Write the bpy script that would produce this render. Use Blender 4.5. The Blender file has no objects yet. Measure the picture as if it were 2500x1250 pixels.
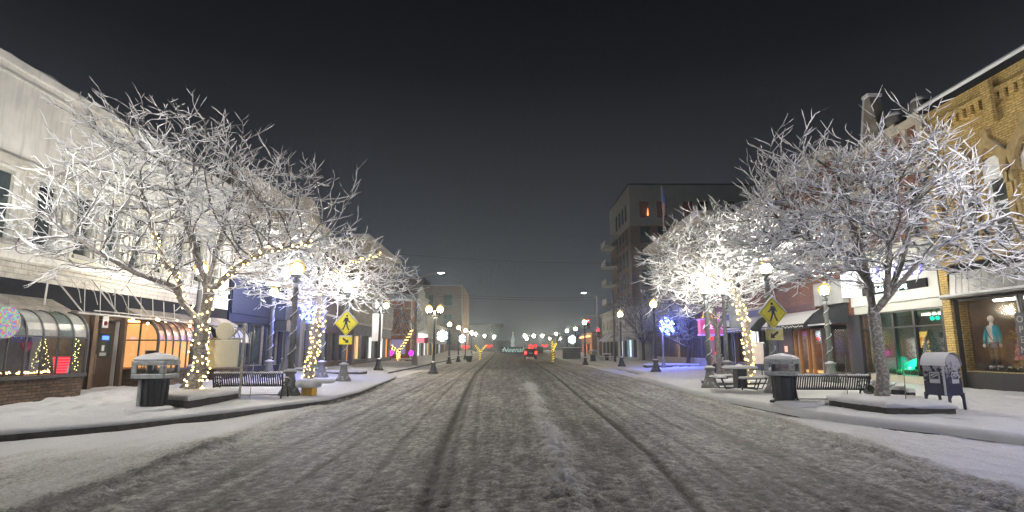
import bpy, math, random
import numpy as np
from mathutils import Matrix, Vector
R = math.radians
rng = random.Random(7)
SC = bpy.context.scene
COL = SC.collection

# ---------------------------------------------------------------- camera, sky, exposure
cd = bpy.data.cameras.new('camera'); cam = bpy.data.objects.new('camera', cd); COL.objects.link(cam)
cd.sensor_width = 36; cd.lens = 20.16; cd.clip_start = 0.05; cd.clip_end = 3000
PITCH, YAW, CAMZ = R(9.41), R(-0.41), 1.6
cam.location = (0, 0, CAMZ); cam.rotation_euler = (R(90)+PITCH, 0, YAW)
SC.camera = cam

w = bpy.data.worlds.new('World'); SC.world = w; w.use_nodes = True
nt = w.node_tree; nt.nodes.clear()
tc = nt.nodes.new('ShaderNodeTexCoord'); sx = nt.nodes.new('ShaderNodeSeparateXYZ')
nt.links.new(tc.outputs['Generated'], sx.inputs[0])
cr = nt.nodes.new('ShaderNodeValToRGB'); nt.links.new(sx.outputs['Z'], cr.inputs[0])
e = cr.color_ramp.elements
e[0].position = 0.0; e[0].color = (.070, .077, .087, 1)
e[1].position = 0.62; e[1].color = (.0030, .0031, .0036, 1)
for p, c in ((.12, (.050, .055, .063)), (.27, (.027, .029, .033)), (.45, (.0080, .0084, .0096))):
    q = e.new(p); q.color = (*c, 1)
# faint cloud structure in the night overcast
nz = nt.nodes.new('ShaderNodeTexNoise'); nz.inputs['Scale'].default_value = 2.2; nz.inputs['Detail'].default_value = 3
nt.links.new(tc.outputs['Generated'], nz.inputs['Vector'])
mr = nt.nodes.new('ShaderNodeMapRange'); mr.inputs['To Min'].default_value = .88; mr.inputs['To Max'].default_value = 1.12
nt.links.new(nz.outputs[0], mr.inputs[0])
bg = nt.nodes.new('ShaderNodeBackground'); wo = nt.nodes.new('ShaderNodeOutputWorld')
nt.links.new(cr.outputs[0], bg.inputs[0]); nt.links.new(mr.outputs[0], bg.inputs[1]); nt.links.new(bg.outputs[0], wo.inputs[0])

SC.view_settings.view_transform = 'Standard'; SC.view_settings.look = 'None'
SC.view_settings.exposure = 0.15; SC.view_settings.gamma = 1
cy = SC.cycles
try:
    cy.use_denoising = True; cy.denoiser = 'OPENIMAGEDENOISE'; cy.denoising_input_passes = 'RGB_ALBEDO_NORMAL'; cy.denoising_prefilter = 'NONE'
except Exception: pass
cy.max_bounces = 6; cy.diffuse_bounces = 3; cy.glossy_bounces = 3; cy.transparent_max_bounces = 12
cy.transmission_bounces = 3; cy.volume_bounces = 0
cy.sample_clamp_indirect = 4; cy.use_light_tree = True; cy.caustics_reflective = False; cy.caustics_refractive = False

# ---------------------------------------------------------------- helpers
def tag(o, label=None, cat=None, group=None, kind=None):
    if label: o['label'] = label
    if cat: o['category'] = cat
    if group: o['group'] = group
    if kind: o['kind'] = kind
    return o

def thing(name, label, cat, loc=(0, 0, 0), rz=0, group=None):
    o = bpy.data.objects.new(name, None); COL.objects.link(o); o.empty_display_size = .3
    o.location = loc; o.rotation_euler = (0, 0, rz)
    return tag(o, label, cat, group)

def link(o, parent=None):
    COL.objects.link(o)
    if parent is not None: o.parent = parent
    return o

def kids(o): return [c for c in bpy.data.objects if c.parent == o]
_kidcache = {}
def copy_tree(o, loc=None, rz=None, label=None, group=None, parent=None):
    if o.name not in _kidcache: _kidcache[o.name] = kids(o)
    c = o.copy(); COL.objects.link(c); c.parent = parent
    for ch in _kidcache[o.name]: copy_tree(ch, parent=c)
    if loc is not None: c.location = loc
    if rz is not None: c.rotation_euler = (0, 0, rz)
    if label: c['label'] = label
    if group: c['group'] = group
    return c

class MB:
    def __init__(s): s.v = []; s.f = []; s.m = []; s.k = 0
    def add(s, vs, fs):
        b = len(s.v); s.v += [tuple(v) for v in vs]
        for f in fs: s.f.append([b+i for i in f]); s.m.append(s.k)
        return s
    def box(s, x0, x1, y0, y1, z0, z1, M=None):
        x0, x1 = min(x0, x1), max(x0, x1); y0, y1 = min(y0, y1), max(y0, y1); z0, z1 = min(z0, z1), max(z0, z1)
        v = [(x0,y0,z0),(x1,y0,z0),(x1,y1,z0),(x0,y1,z0),(x0,y0,z1),(x1,y0,z1),(x1,y1,z1),(x0,y1,z1)]
        if M is not None: v = [M @ Vector(p) for p in v]
        return s.add(v, [(0,3,2,1),(4,5,6,7),(0,1,5,4),(1,2,6,5),(2,3,7,6),(3,0,4,7)])
    def tube(s, pts, r, n=8, caps=True, closed=False):
        pts = [Vector(p) for p in pts]; N = len(pts)
        if not hasattr(r, '__len__'): r = [r]*N
        ring = []; up = Vector((0, 0, 1)); pa = None
        for i, p in enumerate(pts):
            if closed: t = pts[(i+1) % N]-pts[i-1]
            else: t = pts[min(i+1, N-1)]-pts[max(i-1, 0)]
            if t.length < 1e-9: t = up.copy()
            t.normalize()
            a = pa - t*pa.dot(t) if pa is not None else (Vector((1,0,0)) if abs(t.z) > .9 else up).cross(t)
            if a.length < 1e-6: a = Vector((1,0,0)).cross(t)
            a.normalize(); pa = a; b = t.cross(a)
            ring.append([p+(a*math.cos(k*2*math.pi/n)+b*math.sin(k*2*math.pi/n))*r[i] for k in range(n)])
        vs = [q for g in ring for q in g]; fs = []
        for i in range(N if closed else N-1):
            j = (i+1) % N
            for k in range(n):
                fs.append((i*n+k, i*n+(k+1) % n, j*n+(k+1) % n, j*n+k))
        if caps and not closed: fs.append(tuple(range(n))[::-1]); fs.append(tuple((N-1)*n+k for k in range(n)))
        return s.add(vs, fs)
    def lathe(s, prof, c=(0, 0, 0), n=16, sq=False):
        vs = []; N = len(prof)
        for (r, z) in prof:
            for k in range(n):
                a = 2*math.pi*(k+.5)/n
                if sq:  # superellipse cross-section
                    ca, sa = math.cos(a), math.sin(a); q = (abs(ca)**5+abs(sa)**5)**(-1/5)
                    vs.append((c[0]+r*q*ca, c[1]+r*q*sa, c[2]+z))
                else: vs.append((c[0]+r*math.cos(a), c[1]+r*math.sin(a), c[2]+z))
        fs = [(i*n+k, i*n+(k+1) % n, (i+1)*n+(k+1) % n, (i+1)*n+k) for i in range(N-1) for k in range(n)]
        fs.append(tuple(range(n))[::-1]); fs.append(tuple((N-1)*n+k for k in range(n)))
        return s.add(vs, fs)
    def ball(s, c, r, n=8, m=6, sz=1):
        return s.lathe([(r*math.sin(math.pi*(i+.15)/(m+.3)), -r*sz*math.cos(math.pi*(i+.15)/(m+.3))) for i in range(m+1)], c, n)
    def prism(s, poly, a0, a1, axis='x'):
        # poly in the other two axes: x->(y,z), y->(x,z), z->(x,y)
        def P(a, p): return (a, p[0], p[1]) if axis == 'x' else ((p[0], a, p[1]) if axis == 'y' else (p[0], p[1], a))
        n = len(poly); vs = [P(a0, p) for p in poly]+[P(a1, p) for p in poly]
        fs = [tuple(range(n)), tuple(range(n, 2*n))[::-1]]+[(i, n+i, n+(i+1) % n, (i+1) % n) for i in range(n)]
        return s.add(vs, fs)
    def quad(s, a, b, c, d): return s.add([a, b, c, d], [(0, 1, 2, 3)])
    def mesh(s, name, mats, smooth=False):
        me = bpy.data.meshes.new(name); me.from_pydata([tuple(v) for v in s.v], [], s.f)
        for m in (mats if isinstance(mats, (list, tuple)) else [mats]): me.materials.append(m)
        me.polygons.foreach_set('material_index', s.m)
        if smooth: me.polygons.foreach_set('use_smooth', [True]*len(s.f))
        me.update(); return me
    def build(s, name, mats, parent=None, smooth=False, bevel=0, fix=True, loc=None):
        me = s.mesh(name, mats, smooth)
        if fix:
            import bmesh
            bm = bmesh.new(); bm.from_mesh(me); bmesh.ops.recalc_face_normals(bm, faces=bm.faces); bm.to_mesh(me); bm.free()
        if smooth:
            try: me.set_sharp_from_angle(angle=R(50))
            except Exception: pass
        o = bpy.data.objects.new(name, me); link(o, parent)
        if loc is not None: o.location = loc
        if bevel:
            b = o.modifiers.new('b', 'BEVEL'); b.width = bevel; b.segments = 2; b.limit_method = 'ANGLE'
        return o

def npmesh(name, V, F, mat, parent=None, smooth=True, attr=None):
    """V (n,3), F (m,4) numpy arrays -> object"""
    V = np.asarray(V, np.float32); F = np.asarray(F, np.int32); k = F.shape[1]
    me = bpy.data.meshes.new(name)
    me.vertices.add(len(V)); me.vertices.foreach_set('co', V.ravel())
    me.loops.add(F.size); me.loops.foreach_set('vertex_index', F.ravel())
    me.polygons.add(len(F)); me.polygons.foreach_set('loop_start', np.arange(0, F.size, k, dtype=np.int32))
    me.update(calc_edges=True); me.validate()
    if smooth: me.polygons.foreach_set('use_smooth', np.ones(len(me.polygons), bool))
    if attr is not None:
        for an, av in attr.items():
            at = me.attributes.new(an, 'FLOAT', 'POINT'); at.data.foreach_set('value', np.asarray(av, np.float32))
    me.materials.append(mat)
    o = bpy.data.objects.new(name, me); return link(o, parent)

# ---------------------------------------------------------------- materials
_M = {}
def _new(name):
    m = bpy.data.materials.new(name); m.use_nodes = True; t = m.node_tree
    return m, t, t.nodes['Principled BSDF']
def _noise(t, scale, detail=4, vec=None, rough=.6):
    n = t.nodes.new('ShaderNodeTexNoise'); n.inputs['Scale'].default_value = scale; n.inputs['Detail'].default_value = detail
    n.inputs['Roughness'].default_value = rough
    if vec is not None: t.links.new(vec, n.inputs['Vector'])
    return n
def _mix(t, fac, a, b):
    x = t.nodes.new('ShaderNodeMix'); x.data_type = 'RGBA'
    if isinstance(fac, (int, float)): x.inputs[0].default_value = fac
    else: t.links.new(fac, x.inputs[0])
    for s, i in ((a, 6), (b, 7)):
        if isinstance(s, (tuple, list)): x.inputs[i].default_value = (*s[:3], 1)
        else: t.links.new(s, x.inputs[i])
    return x.outputs[2]
def _math(t, op, a, b=None, clamp=False):
    n = t.nodes.new('ShaderNodeMath'); n.operation = op; n.use_clamp = clamp
    for i, s in enumerate((a, b)):
        if s is None: continue
        if isinstance(s, (int, float)): n.inputs[i].default_value = s
        else: t.links.new(s, n.inputs[i])
    return n.outputs[0]
def _ramp(t, s, a, b):
    n = t.nodes.new('ShaderNodeMapRange'); t.links.new(s, n.inputs[0]); n.inputs[1].default_value = a; n.inputs[2].default_value = b
    return n.outputs[0]
def _obj(t): return t.nodes.new('ShaderNodeTexCoord').outputs['Object']
def _snowmix(t, col, lo=.55, hi=.8, amt=1.0, nscale=9):
    """snow lying on upward faces"""
    g = t.nodes.new('ShaderNodeNewGeometry'); s = t.nodes.new('ShaderNodeSeparateXYZ'); t.links.new(g.outputs['Normal'], s.inputs[0])
    n = _noise(t, nscale, 4, _obj(t))
    z = _math(t, 'ADD', s.outputs['Z'], _math(t, 'MULTIPLY', _math(t, 'SUBTRACT', n.outputs[0], .5), .7))
    f = _ramp(t, z, lo, hi)
    if amt != 1: f = _math(t, 'MULTIPLY', f, amt)
    return _mix(t, f, col, (.80, .82, .86)), f

def mat(name, c, rough=.7, var=.25, vscale=3, bump=.0, bscale=40, metal=0, snow=False, spec=.5, streak=False, lo=.55, hi=.8):
    if name in _M: return _M[name]
    m, t, b = _new(name)
    n = _noise(t, vscale, 5, _obj(t)); dark = tuple(x*(1-var) for x in c); lite = tuple(min(1, x*(1+var*.6)) for x in c)
    col = _mix(t, _ramp(t, n.outputs[0], .3, .7), dark, lite)
    if streak:
        mp = t.nodes.new('ShaderNodeMapping'); mp.inputs['Scale'].default_value = (3, 3, .35); t.links.new(_obj(t), mp.inputs[0])
        n3 = _noise(t, 2.0, 5, mp.outputs[0]); col = _mix(t, _math(t, 'MULTIPLY', _ramp(t, n3.outputs[0], .48, .75), .5), col, tuple(x*.5 for x in c))
    if snow: col, f = _snowmix(t, col, lo, hi)
    t.links.new(col, b.inputs['Base Color'])
    b.inputs['Roughness'].default_value = rough; b.inputs['Metallic'].default_value = metal
    b.inputs['Specular IOR Level'].default_value = spec
    if bump:
        n2 = _noise(t, bscale, 4, _obj(t)); bp = t.nodes.new('ShaderNodeBump'); bp.inputs['Strength'].default_value = bump
        bp.inputs['Distance'].default_value = .02; t.links.new(n2.outputs[0], bp.inputs['Height']); t.links.new(bp.outputs[0], b.inputs['Normal'])
    _M[name] = m; return m

def emat(name, c, s):
    if name in _M: return _M[name]
    m, t, b = _new(name)
    b.inputs['Base Color'].default_value = (*[x*.5 for x in c], 1); b.inputs['Emission Color'].default_value = (*c, 1)
    b.inputs['Emission Strength'].default_value = s; b.inputs['Roughness'].default_value = .5
    _M[name] = m; return m

def brick(name, c1, c2, mortar, bw=.22, bh=.075, rough=.85, snow=True, vert=False, bump=.6, ms=.012):
    if name in _M: return _M[name]
    m, t, b = _new(name)
    s = t.nodes.new('ShaderNodeSeparateXYZ'); t.links.new(_obj(t), s.inputs[0]); c = t.nodes.new('ShaderNodeCombineXYZ')
    uv = _math(t, 'ADD', s.outputs['X'], s.outputs['Y'])
    t.links.new(uv, c.inputs['X']); t.links.new(s.outputs['Z'], c.inputs['Y'])
    k = t.nodes.new('ShaderNodeTexBrick'); t.links.new(c.outputs[0], k.inputs['Vector'])
    k.inputs['Scale'].default_value = 1; k.inputs['Brick Width'].default_value = bw; k.inputs['Row Height'].default_value = bh
    k.inputs['Mortar Size'].default_value = ms; k.inputs['Mortar Smooth'].default_value = .4; k.inputs['Bias'].default_value = 0
    k.inputs['Color1'].default_value = (*c1, 1); k.inputs['Color2'].default_value = (*c2, 1); k.inputs['Mortar'].default_value = (*mortar, 1)
    n = _noise(t, 1.3, 6, _obj(t)); dirt = _mix(t, _math(t, 'MULTIPLY', _ramp(t, n.outputs[0], .4, .75), .55), k.outputs[0], tuple(x*.45 for x in c1))
    n5 = _noise(t, 11, 4, _obj(t)); dirt = _mix(t, _math(t, 'MULTIPLY', _ramp(t, n5.outputs[0], .45, .7), .35), dirt, tuple(min(1, x*1.5) for x in c2))
    col = _snowmix(t, dirt)[0] if snow else dirt
    t.links.new(col, b.inputs['Base Color']); b.inputs['Roughness'].default_value = rough
    bp = t.nodes.new('ShaderNodeBump'); bp.inputs['Strength'].default_value = bump; bp.inputs['Distance'].default_value = .015; bp.invert = True
    t.links.new(k.outputs['Fac'], bp.inputs['Height']); t.links.new(bp.outputs[0], b.inputs['Normal'])
    _M[name] = m; return m

def snowmat(name='snow_cover', c=(.69, .705, .735), bs=14, bump=.5, dist=.02):
    if name in _M: return _M[name]
    m, t, b = _new(name)
    n = _noise(t, 6, 6, _obj(t)); t.links.new(_mix(t, _ramp(t, n.outputs[0], .3, .7), tuple(x*.93 for x in c), c), b.inputs['Base Color'])
    b.inputs['Roughness'].default_value = .75; b.inputs['Specular IOR Level'].default_value = .25
    n1 = _noise(t, bs, 8, _obj(t), .7); bp = t.nodes.new('ShaderNodeBump'); bp.inputs['Strength'].default_value = bump; bp.inputs['Distance'].default_value = dist
    t.links.new(n1.outputs[0], bp.inputs['Height']); t.links.new(bp.outputs[0], b.inputs['Normal'])
    _M[name] = m; return m

def roadmat():
    m, t, b = _new('road_slush')
    at = t.nodes.new('ShaderNodeAttribute'); at.attribute_name = 'dirt'
    o = _obj(t)
    mp = t.nodes.new('ShaderNodeMapping'); mp.inputs['Scale'].default_value = (2.2, .16, 1); t.links.new(o, mp.inputs[0])
    n1 = _noise(t, 1.6, 6, mp.outputs[0]); n2 = _noise(t, 26, 5, o, .75); n3 = _noise(t, .45, 4, o)
    mp2 = t.nodes.new('ShaderNodeMapping'); mp2.inputs['Scale'].default_value = (14, .8, 1); t.links.new(o, mp2.inputs[0])
    n4 = _noise(t, 1.5, 4, mp2.outputs[0])
    f = at.outputs['Fac']
    a = _math(t, 'ADD', f, _math(t, 'MULTIPLY', _math(t, 'SUBTRACT', n1.outputs[0], .5), .55))
    a = _math(t, 'ADD', a, _math(t, 'MULTIPLY', _math(t, 'SUBTRACT', n2.outputs[0], .5), 1.2))
    a = _math(t, 'ADD', a, _math(t, 'MULTIPLY', _math(t, 'SUBTRACT', n4.outputs[0], .5), .30))
    a = _math(t, 'ADD', a, _math(t, 'MULTIPLY', _math(t, 'SUBTRACT', n3.outputs[0], .5), .35))
    fr = t.nodes.new('ShaderNodeValToRGB'); t.links.new(a, fr.inputs[0]); e = fr.color_ramp.elements
    e[0].position = .12; e[0].color = (.67, .68, .71, 1); e[1].position = 1.0; e[1].color = (.05, .048, .044, 1)
    for p, c in ((.34, (.50, .495, .475)), (.58, (.225, .222, .212)), (.8, (.115, .112, .104))):
        q = e.new(p); q.color = (*c, 1)
    mul = t.nodes.new('ShaderNodeMix')
    t.links.new(fr.outputs[0], b.inputs['Base Color'])
    b.inputs['Roughness'].default_value = .7; b.inputs['Specular IOR Level'].default_value = .3
    bp = t.nodes.new('ShaderNodeBump'); bp.inputs['Strength'].default_value = .8; bp.inputs['Distance'].default_value = .022
    n6 = _noise(t, 30, 7, o, .75); t.links.new(n6.outputs[0], bp.inputs['Height']); t.links.new(bp.outputs[0], b.inputs['Normal'])
    t.nodes.remove(mul)
    return m

def glassmat(name='shop_glass', tint=(.9, .93, .92), refl=.14):
    if name in _M: return _M[name]
    m, t, b = _new(name); t.nodes.remove(b)
    g = t.nodes.new('ShaderNodeBsdfGlossy'); g.inputs['Roughness'].default_value = .06; g.inputs[0].default_value = (1, 1, 1, 1)
    tr = t.nodes.new('ShaderNodeBsdfTransparent'); tr.inputs[0].default_value = (*tint, 1)
    mx = t.nodes.new('ShaderNodeMixShader'); n = _noise(t, 3, 3, _obj(t))
    lw = t.nodes.new('ShaderNodeLayerWeight'); lw.inputs[0].default_value = .2
    f = _math(t, 'ADD', _math(t, 'MULTIPLY', lw.outputs['Fresnel'], .6), _math(t, 'MULTIPLY', n.outputs[0], refl), True)
    t.links.new(f, mx.inputs[0]); t.links.new(tr.outputs[0], mx.inputs[1]); t.links.new(g.outputs[0], mx.inputs[2])
    t.links.new(mx.outputs[0], t.nodes['Material Output'].inputs['Surface'])
    _M[name] = m; return m

def panemat(name='dark_pane', c=(.016, .022, .022)):
    if name in _M: return _M[name]
    m, t, b = _new(name); n = _noise(t, .9, 4, _obj(t))
    t.links.new(_mix(t, _ramp(t, n.outputs[0], .35, .65), c, tuple(x*3.5 for x in c)), b.inputs['Base Color'])
    b.inputs['Roughness'].default_value = .12; _M[name] = m; return m

# ---------------------------------------------------------------- lie of the land
def zr(y):
    y = np.asarray(y, float); q = np.clip(y, 0, 124)
    return .004*np.clip(y, 0, 130)+.00030*np.clip(q-70, 0, None)**2
KL = [(-30, -9), (10, -8.8), (11.6, -7.45), (13.5, -6.5), (16.9, -5.15), (20, -5.05), (30, -5.7), (35, -7.4), (62, -7.6), (400, -7.6)]
KR = [(-30, 8.6), (9.5, 8.45), (10.8, 8.05), (12.2, 7.2), (13.8, 6.75), (20, 6.25), (30, 6.7), (35, 8.3), (400, 8.4)]
def kl(y): return np.interp(y, [a for a, _ in KL], [b for _, b in KL])
def kr(y): return np.interp(y, [a for a, _ in KR], [b for _, b in KR])
def gz(x, y):
    """height of the snow surface"""
    x = float(x); y = float(y); z = float(zr(y)); a, b = float(kl(y)), float(kr(y))
    if x < a: return z+.20+.028*(a-x)
    if x > b: return z+.20+.028*(x-b)
    return z+.03
def ray(px, v):
    """direction in the world of a pixel of the 2500x1250 photograph, used to read off where things stand"""
    q = cam.rotation_euler.to_matrix() @ Vector((px-1250, 625-v, -1400)); return q
def G(px, v, dz=0):
    d = ray(px, v); t = 15/d.y
    for _ in range(40):
        x, y = d.x*t, d.y*t; z = gz(x, y)+dz; t = t*.5+.5*(z-CAMZ)/d.z if d.z < -1e-3 else t
    return Vector((d.x*t, d.y*t, gz(d.x*t, d.y*t)+dz))
def A(px, v, y):
    """point at distance y seen at pixel"""
    d = ray(px, v); return Vector((0, 0, CAMZ))+d*(y/d.y)

_tab = np.random.RandomState(3).rand(256, 256)
def vn(x, y, s=0):
    xi = np.floor(x).astype(int); yi = np.floor(y).astype(int); fx = x-xi; fy = y-yi
    fx = fx*fx*(3-2*fx); fy = fy*fy*(3-2*fy); T = lambda a, b: _tab[(a+s*37) & 255, (b+s*91) & 255]
    return (T(xi, yi)*(1-fx)+T(xi+1, yi)*fx)*(1-fy)+(T(xi, yi+1)*(1-fx)+T(xi+1, yi+1)*fx)*fy-.5
def fbm(x, y, s=0, o=4):
    r = 0; a = 1
    for i in range(o): r = r+a*vn(x*2**i, y*2**i, s+i); a *= .55
    return r

SNOW = snowmat()
# ---------------------------------------------------------------- ground
def sm(a, b, x): t = np.clip((x-a)/(b-a), 0, 1); return t*t*(3-2*t)
def grid_faces(nr, nc):
    i = np.arange(nr-1)[:, None]*nc+np.arange(nc-1)[None, :]
    return np.stack([i, i+1, i+nc+1, i+nc], -1).reshape(-1, 4)

def make_ground():
    rows = [2.5]
    while rows[-1] < 230: rows.append(rows[-1]+max(.03, rows[-1]*.0075))
    Y = np.array(rows); Xc = np.arange(-10.2, 10.01, .045)
    X, YY = np.meshgrid(Xc, Y)
    near = 1-sm(25, 60, YY)
    le = np.interp(YY, [0, 8, 14, 22, 54, 90, 230], [-4.2, -4.45, -5.0, -5.3, -5.9, -6.6, -6.8])   # left edge of the driven lane
    re = np.interp(YY, [0, 7, 10, 17, 32, 90, 230], [5.1, 5.3, 5.6, 6.0, 6.3, 7.2, 7.4])
    wob = .12*fbm(X*.0+3, YY*.35, 4)
    inl = sm(le-.25+wob, le+.3+wob, X)*(1-sm(re-.3+wob, re+.25+wob, X))
    z = zr(YY)+.0*X
    # fresh snow beside the lanes
    z += (1-inl)*(.05+.035*fbm(X*.5, YY*.4, 7, 3)+.012*fbm(X*2.2, YY*1.6, 9, 3))
    lump = fbm(X*9, YY*8, 11, 3); lump2 = fbm(X*15, YY*14, 15, 1)+.8*vn(X*24, YY*22, 19)
    z += inl*(.014+.011*near*lump+.018*near*lump2)
    def band(cx, w): return np.exp(-((X-cx)/w)**2)
    bl = band(le-.12, .33)*(1+.0*X); br = band(re+.05, .42)
    z += (bl*.05+br*.055)*(0.5+1.0*np.clip(lump+.25, 0, 1.5)+.7*lump2)*(.35+.65*near)
    KLx, KRx = kl(YY), kr(YY)
    z -= .05*np.exp(-np.clip(X-KLx, 0, 9)**2/.05)*(.75+.8*fbm(YY*.8, YY*0, 51, 2))*sm(9, 11.5, YY)*sm(19, 17, YY)+.035*np.exp(-np.clip(KRx-X, 0, 9)**2/.04)*np.clip(.5+2*fbm(YY*.7, YY*0, 53, 2), 0, 1)
    tx = lambda a: np.interp(YY, [0]+[p for p, _ in a], [a[0][1]]+[q for _, q in a])
    t1 = tx([(6, -.86), (10, -1.05), (20, -1.45), (37, -2.05), (80, -2.6)])+.03*fbm(YY*.2, YY*.0, 3)
    t1b = tx([(6, -.62), (10, -.86), (20, -1.3), (37, -1.9), (80, -2.5)])
    t2 = tx([(6, 1.9), (9, 2.15), (13, 2.25), (37, 2.85), (80, 3.1)])
    t3 = tx([(6, -3.5), (80, -4.6)]); t4 = tx([(6, 3.9), (15, 4.1), (80, 4.9)]); t5 = tx([(6, -2.5), (80, -3.4)])
    ridge = tx([(6, .68), (11.5, .84), (28, .98), (60, 1.1)])
    rut = band(t1, .085)*1.2+band(t1b, .06)*.5+band(t2, .06)*1.3+band(t3, .10)*.45+band(t3+.35, .05)*.4+band(t4, .16)*.4+band(t4+.4, .05)*.4+band(t5, .05)*.45+band(t5-.3, .04)*.3+band(t1+.5, .05)*.35+band(t2+.35, .04)*.4+band(t2-.45, .12)*.3+band(t2-1.0, .35)*.25
    rut += band(t4-.55, .05)*.6*(fbm(X*.3, YY*.3, 31, 2) > -.1)+band(t1-.75, .05)*.45+band(t2+.75, .06)*.35
    z -= inl*rut*.034
    rg = band(ridge, .27)*np.clip(.75+.9*fbm(X*.8, YY*.7, 21, 3), 0, 1.5)*(1-sm(26, 34, YY))
    z += rg*(.03+.13*np.clip(lump+.2, 0, 1)+.06*lump2)
    # slush wash in front of the lens on the left side
    churn = (1-inl)*near*(X < 0)*np.clip((10.8-YY)/2.5+(X+6.5)*.35, 0, 1)
    z += churn*(.05*np.clip(fbm(X*2.6+YY*.6, YY*1.1, 25, 4), -.3, 1)+.03*lump+.016*lump2)
    z += (1-inl)*near*.045*np.clip(fbm(X*3.6, YY*2.6, 27, 4), -.1, 1)*(X > 5)
    dirt = inl*(.57+.40*np.clip(rut, 0, 1)-.34*lump2*near-.12*lump*near)-rg*.50
    dirt = np.maximum(dirt, bl*.36+.0*X); dirt = np.maximum(dirt, br*.5)
    dirt += churn*.24
    dirt += (1-inl)*(.05+.10*np.clip(fbm(X*1.3, YY*.8, 29, 4)+.2, 0, 1))
    V = np.stack([X, YY, z], -1).reshape(-1, 3)
    o = npmesh('road', V, grid_faces(len(Y), len(Xc)), roadmat(), attr={'dirt': dirt.ravel()})
    tag(o, 'snow covered road with slush lanes, tyre tracks and a lumpy middle ridge', kind='structure')
    kerbm = mat('kerb_concrete', (.10, .095, .085), .9, .4, 6, .3)
    feet = {-1: [], 1: []}; fr = random.Random(11)
    for side, tr in ((-1, ((-10.3, 8, 24, .1), (-9.6, 9, 20, -.08), (-7.6, 8, 12.5, -.05))), (1, ((11.6, 9, 22, -.02), (10.6, 8.5, 17, .06), (9.4, 8, 11, .1)))):
        for x0, ya, yb, sl in tr:
            y = ya; k = 1
            while y < yb: k = -k; feet[side].append((x0+sl*(y-ya)+k*.1+fr.gauss(0, .03), y)); y += .36+fr.random()*.08
    for side, kf, xf in ((-1, kl, -12.75), (1, kr, 14.35)):
        rows = [6.0]
        while rows[-1] < 230: rows.append(rows[-1]+max(.05, rows[-1]*.008))
        Y = np.array(rows); k = kf(Y)
        gapm = np.where((side < 0) & (Y > 11.0) & (Y < 12.6), 1, 0)
        n = 90; V = []; u = np.linspace(0, 1, n)**1.15
        lip = .035*fbm(Y*2.5, Y*0+side, 33+side, 3)
        base = zr(Y)
        prof = [(-.012, .140) if side < 0 else (-.05, .045), (-.04, .158) if side < 0 else (-.06, .12), (-.03, .195), (.035, .225), (.12, .234)]
        cols = [np.stack([k+side*(px+0)-side*lip, Y, base+pz+.4*lip*(pz > .12)], -1) for px, pz in prof]
        for q in u[1:]:
            xx = k+side*.12+(xf-k-side*.12)*q; d = np.abs(xx-k)
            zz = base+.208+.028*d+.02*fbm(xx*.8, Y*.7, 41, 3)+.022*fbm(xx*3, Y*3, 43, 4)+.02*(1-q)*0
            zz += .09*np.clip(fbm(xx*4.2, Y*3.4, 47, 3), -.4, 1)*np.exp(-((q-.72)/.22)**2)   # trodden strip by the shops
            for fx, fy in feet[side]:
                if abs(fy-14) < 30: zz = zz-.085*np.exp(-((xx-fx)/.09)**2-((Y-fy)/.16)**2)
            cols.append(np.stack([xx, Y, zz], -1))
        Vv = np.stack(cols, 1); nr, nc = Vv.shape[:2]
        F = grid_faces(nr, nc)
        if side < 0: F = F[:, ::-1]
        o = npmesh('sidewalk', Vv.reshape(-1, 3), F, SNOW)
        tag(o, 'snow covered sidewalk on the %s side of the street' % ('left' if side < 0 else 'right'), kind='structure')
        kb = MB(); Yk = Y[::2]; kk = kf(Yk); bz = zr(Yk)
        for i in range(len(Yk)-1):
            a0, a1 = kk[i], kk[i+1]
            kb.quad((a0-side*.0, Yk[i], bz[i]-.1), (a1, Yk[i+1], bz[i+1]-.1), (a1+side*.02, Yk[i+1], bz[i+1]+.155), (a0+side*.02, Yk[i], bz[i]+.155))
            kb.quad((a0+side*.02, Yk[i], bz[i]+.155), (a1+side*.02, Yk[i+1], bz[i+1]+.155), (a1+side*.3, Yk[i+1], bz[i+1]+.155), (a0+side*.3, Yk[i], bz[i]+.155))
        tag(kb.build('kerb', kerbm), 'dark concrete kerb edge showing under the snow on the %s' % ('left' if side < 0 else 'right'), kind='structure')
    g = MB(); g.quad((-900, -60, -.35), (900, -60, -.35), (900, 120, -.35), (-900, 120, -.35)); g.quad((-900, 120, -.35), (900, 120, -.35), (900, 230, 1.1), (-900, 230, 1.1)); g.quad((-900, 230, 1.1), (900, 230, 1.1), (900, 1800, 1.3), (-900, 1800, 1.3))
    tag(g.build('ground', snowmat('far_snow', (.6, .62, .66))), 'snow covered ground reaching the horizon', kind='structure')
make_ground()
# ---------------------------------------------------------------- buildings
XL, XR = -12.6, 14.2
GLASS = glassmat(); PANE = panemat(); PANE2 = panemat('curtained_pane', (.05, .055, .05))
class Fr:
    """facade frame: local x = out towards the street, local y = along the wall, local z = up"""
    def __init__(s, side, a, b, name, label, cat='building', group=None, X=None, face=None):
        if side == 'L': s.o = ((XL if X is None else X), a, 0); s.rz = 0; s.s = lambda y: y-a
        elif side == 'R': s.o = ((XR if X is None else X), b, 0); s.rz = math.pi; s.s = lambda y: b-y
        else: s.o = (a, face, 0); s.rz = -math.pi/2; s.s = lambda x: x-a      # faces the camera; a..b are x
        s.side = side; s.len = b-a
        s.zg = gz(s.o[0], s.o[1]) if side != 'F' else gz(a, face)
        s.t = thing(name, label, cat, (s.o[0], s.o[1], s.zg), s.rz, group)
    def u(s, p): return s.s(p)
    def box(s, mb, p0, p1, z0, z1, d0, d1): return mb.box(d0, d1, s.u(p0), s.u(p1), z0-s.zg, z1-s.zg)
    def P(s, p, z, d): return (d, s.u(p), z-s.zg)

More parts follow.
